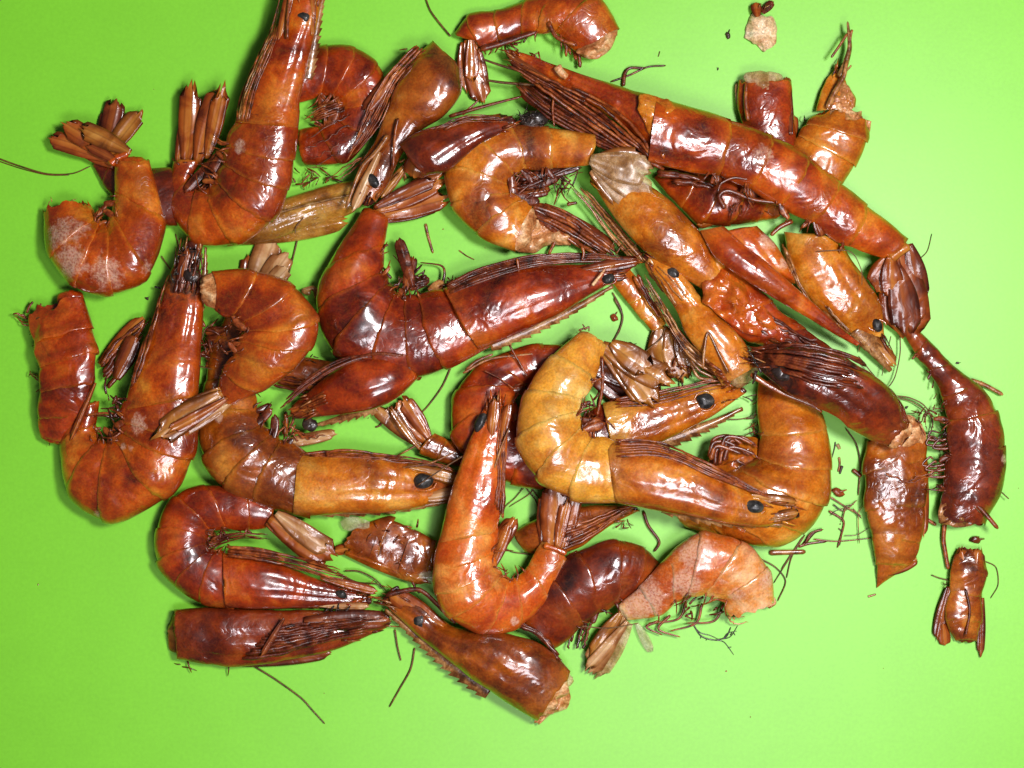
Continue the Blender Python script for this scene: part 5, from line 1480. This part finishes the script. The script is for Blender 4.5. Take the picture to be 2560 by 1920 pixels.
stick(T, 'I', [(1060, 275), (1130, 300), (1213, 345)], 16, 8, 7, mat=LEG['tan'])
feeler(T, 'I', [(1150, 800), (1190, 785), (1240, 825)], 30, 2.6, 2)
feeler(T, 'I', [(1040, 820), (1080, 860), (1110, 890)], 82, 2.2, 1.8)

# ---- fragment lower right
T = Thing('shell_piece', 'small torn brown shell piece lying apart at lower right with ragged ends', 'shell piece', px('I', 1040, 1280), 'brown', GF, bump=1.2)
abdomen(T, 'I', [(1115, 1065, 1000, 1055, 6, .4), (1142, 1170, 970, 1170, 8, .4), (1115, 1260, 965, 1260, 8, .42), (1118, 1380, 945, 1370, 6, .4), (1095, 1480, 985, 1475, 4, .4)], pleo=0, jag0=.3, belly=False, amp=.08)
leaf(T, 'I', (965, 1230, 910, 1470, 70), 20, 6, 'shell_flap', FAN['dark'])
leaf(T, 'I', (1118, 1280, 1108, 1550, 40), 24, 6, 'shell_flap', FAN['dark'])
leaf(T, 'I', (935, 1400, 945, 1500, 60), 14, 4, 'shell_flap', FAN['red'])
leaf(T, 'I', (1060, 1240, 1020, 1060, 90), 30, 24, 'shell_flap', FAN['red'])
leaf(T, 'I', (1080, 1240, 1095, 1060, 80), 34, 28, 'shell_flap', FAN['red'])
stick(T, 'I', [(1040, 1240), (1060, 1340), (1040, 1460)], 46, 5, 4, name='shell_fold')
feeler(T, 'I', [(1125, 1110), (1180, 1140), (1190, 1220), (1155, 1283)], 4, 1.8, 1.4)
feeler(T, 'I', [(965, 1200), (920, 1190), (882, 1175)], 6, 2.2, 1.8)
scraps(T, 'I', (945, 1210, 965, 1230), 5, 14, (8, 18), (1, 2))

# ---- pale flake at the top
T = Thing('shell_piece', 'pale cream flake with a dark frayed tip near the top edge', 'shell piece', px('J', 530, 260), 'olive', GF)
fragment(T, 'J', [(430, 120), (530, 130), (620, 150), (640, 260), (630, 360), (540, 425), (490, 390), (430, 350), (375, 310), (390, 210)], 10, 18, 'flake', limb_mat("pale_flake", (.50, .24, .10), (.72, .48, .26), (.86, .70, .48), 55, .45, 0, .3), amp=.16)
leaf(T, 'J', (480, 140, 460, 20, 90), 26, 18, 'frayed_tip', FAN['red'])
leaf(T, 'J', (520, 110, 605, 10, 70), 22, 16, 'frayed_tip', LEG['dark'])
scraps(T, 'J', (470, 20, 590, 90), 7, 24, (8, 18), (2, 3.5))

# ------------------------------------------------------------------ crumbs and loose bits
def crumb(label, c, u, v, r, asp=.7, ang=0.5, mat=None, name='crumb', cat='crumb'):
    T = Thing(name, label, cat, px(c, u, v), 'dark', GC)
    x, y = px(c, u, v)
    v_, f = ball((x, y, r * .4), r, r * asp, r * .5, ang, int(u), .45, 9, 12)
    T.part('crumb_body', v_, f, mat or LEG['dark'])
    v_, f = tube([(x, y, r * .5), (x + r * math.cos(ang), y - r * math.sin(ang), r * .6), (x + 1.7 * r * math.cos(ang), y - 1.7 * r * math.sin(ang), r * .4)], r * .3, r * .12, m=6)
    T.part('crumb_spike', v_, f, mat or LEG['dark'])


def bit(label, c, pl, r, mat=None, z=3, name='feeler_scrap', cat='feeler', r1=None, joints=0):
    T = Thing(name, label, cat, px(c, *pl[0][:2]), 'dark', GC)
    stick(T, c, pl, z, r, r1, name='feeler_body', mat=mat or LEG['hair'], joints=joints)
    return T


crumb('dark pointed crumb beside the pale cream flake at the top', 'J', 230, 290, 9, .7, 1.2, LEG['black'])
crumb('brown angular crumb under the beak of the big central shrimp', 'E', 1978, 458, 10, .8, 1.0, LEG['red'])
crumb('dark brown crumb above the small torn piece at lower right', 'I', 1085, 1013, 14, .6, 0.1, LEG['dark'])
crumb('black speck above the tilted brown stick at right', 'I', 1003, 198, 5, .6, 0.1, LEG['black'])
crumb('small black speck under the far left curl', 'D', 823, 328, 5, .7, 0.6, LEG['black'])
crumb('tiny dark dot by the feeler loop of the charred head', 'I', 767, 403, 4, .9, 0.6, LEG['black'])
crumb('tiny speck on the paper left of the glassy rimmed tube', 'J', 148, 574, 3.5, .6, 2.0, LEG['black'])
crumb('flat red flake right of the golden curled shrimp', 'I', 452, 795, 14, .8, 0.3, LEG['red'])
crumb('dark crumb behind the tail of the bright golden shrimp', 'E', 2075, 622, 10, .7, 0.2, LEG['black'])
bit('short brown broken stick on the paper beside the tail of the big central shrimp', 'B', [(862, 1325), (878, 1400), (907, 1500)], 6, LEG['tan'], name='leg_scrap', cat='leg scrap')
bit('thin tan splinter left of the torn flesh of the top centre curl', 'B', [(1060, 1483), (1105, 1515), (1152, 1538)], 2.4, LEG['tan'], name='leg_scrap', cat='leg scrap')
T = bit('bent brown leg scrap on the paper just above the longest shrimp', 'C', [(345, 470), (355, 400), (385, 370), (465, 372)], 7, LEG['dark'], 10, 'leg_scrap', 'leg scrap', 4)
stick(T, 'C', [(280, 445), (380, 410), (480, 365), (578, 358)], 8, 3.5, 3, name='feeler_body', mat=LEG['dark'])
bit('tiny brown hair on the paper above the longest shrimp', 'C', [(545, 280), (540, 300), (536, 310)], 1.8)
T = bit('long pair of black feelers reaching the left edge of the paper', 'A', [(-20, 935), (120, 985), (280, 1030), (430, 1028), (535, 985)], 2.8, LEG['hair'])
stick(T, 'A', [(-20, 950), (130, 1000), (280, 1036), (410, 1038)], 3, 1.8, 1.4, name='feeler_body', mat=LEG['hair'])
bit('tan chip on the paper below the golden shell strip', 'I', [(590, 1275), (608, 1270), (627, 1264)], 4, LEG['tan'], name='leg_scrap', cat='leg scrap')
T = bit('black branching feathery strand below the pale patched tail', 'H', [(1675, 805), (1715, 865), (1780, 885), (1840, 870), (1865, 820)], 2.6, LEG['black'])
for pl in ([(1780, 885), (1830, 895), (1880, 960)], [(1800, 882), (1860, 870), (1900, 812)], [(1690, 830), (1715, 850), (1760, 862), (1800, 880)], [(1830, 875), (1850, 850), (1895, 840)], [(1715, 865), (1712, 878)], [(1745, 876), (1740, 888)], [(1850, 925), (1868, 920)], [(1862, 860), (1872, 845)], [(1880, 850), (1886, 862)]):
    stick(T, 'H', pl, 3, 1.9, 1.0, name='feeler_branch', mat=LEG['black'])
T = Thing('leg_tangle', 'tangle of thin broken brown legs right of the golden curled shrimp', 'leg scraps', px('I', 470, 900), 'dark', GC)
for pl, r in (([(415, 815), (470, 850), (560, 905)], 5), ([(430, 850), (480, 880), (540, 830)], 4), ([(410, 880), (460, 910), (480, 940), (450, 1050)], 7), ([(470, 930), (490, 860), (525, 850)], 4),
              ([(340, 1010), (450, 1020), (610, 1005)], 4.5), ([(480, 995), (540, 990), (600, 955)], 2.6), ([(550, 1030), (545, 900), (570, 850)], 2.6), ([(520, 870), (560, 915)], 5),
              ([(420, 900), (440, 880), (500, 860)], 3), ([(455, 960), (470, 980), (460, 1040)], 3.5), ([(300, 1030), (330, 980), (385, 965)], 5)):
    stick(T, 'I', pl, RNG.uniform(5, 16), r * .62, r * .4, name='leg_scrap', mat=RNG.choice((LEG['dark'], LEG['red'])))
T = Thing('leg_tangle', 'broken sticks and scraps just below the golden curled shrimp at lower right', 'leg scraps', px('I', 230, 1060), 'red', GC)
for pl, r, mm in (([(135, 1072), (220, 1070), (303, 1068)], 10, 'tan'), ([(290, 1040), (340, 980), (380, 965)], 6, 'dark'), ([(270, 1045), (320, 1030), (400, 1020)], 5, 'dark'), ([(300, 990), (240, 1090), (215, 1190)], 2.4, 'hair'), ([(290, 1000), (190, 1150)], 2.2, 'hair')):
    stick(T, 'I', pl, 6, r, r * .8, name='leg_scrap', mat=LEG[mm])
bit('dark thin splinter right of the golden curled shrimp', 'I', [(457, 632), (460, 665), (452, 700)], 4.5, LEG['tan'], name='leg_scrap', cat='leg scrap')
bit('short black peg beside the thin splinter right of the golden curl', 'I', [(472, 672), (466, 690), (460, 710)], 5, LEG['black'], name='leg_scrap', cat='leg scrap')
bit('black hair standing above the thin splinter right of the golden curl', 'I', [(440, 562), (436, 590), (424, 636)], 2.6, LEG['black'], name='leg_scrap', cat='leg scrap')
bit('small greenish clear chip next to the golden curled shrimp', 'I', [(448, 572), (456, 585), (460, 596)], 7, GLASSY, name='leg_scrap', cat='leg scrap')
bit('thin stray feeler between the far left curl and the big steep shrimp', 'A', [(1040, 1385), (1055, 1450), (1060, 1510)], 2.6)

# ---- fine shell dust
R_ = random.Random(5)
DV, DF = [], []
for i in range(70):
    if i < 45:
        x, y = R_.gauss(1250, 620), R_.gauss(900, 420)
    else:
        x, y = R_.uniform(60, 2500), R_.uniform(60, 1860)
    r = R_.choice((1.2, 1.6, 2.0, 2.6, 3.4))
    v, f = ball((x, y, r * .4), r, r * R_.uniform(.4, 1), r * .5, R_.uniform(0, 3), i, .4, 5, 6)
    o_ = len(DV)
    DV += list(v)
    DF += [tuple(k + o_ for k in q) for q in f]
me = bpy.data.meshes.new('shell_dust')
me.from_pydata(W(np.array(DV)).tolist(), [], DF)
me.materials.append(LEG['red'])
o = bpy.data.objects.new('shell_dust', me)
COL.objects.link(o)
o['kind'] = 'stuff'
o['label'] = 'fine brown shell dust scattered over the green paper'
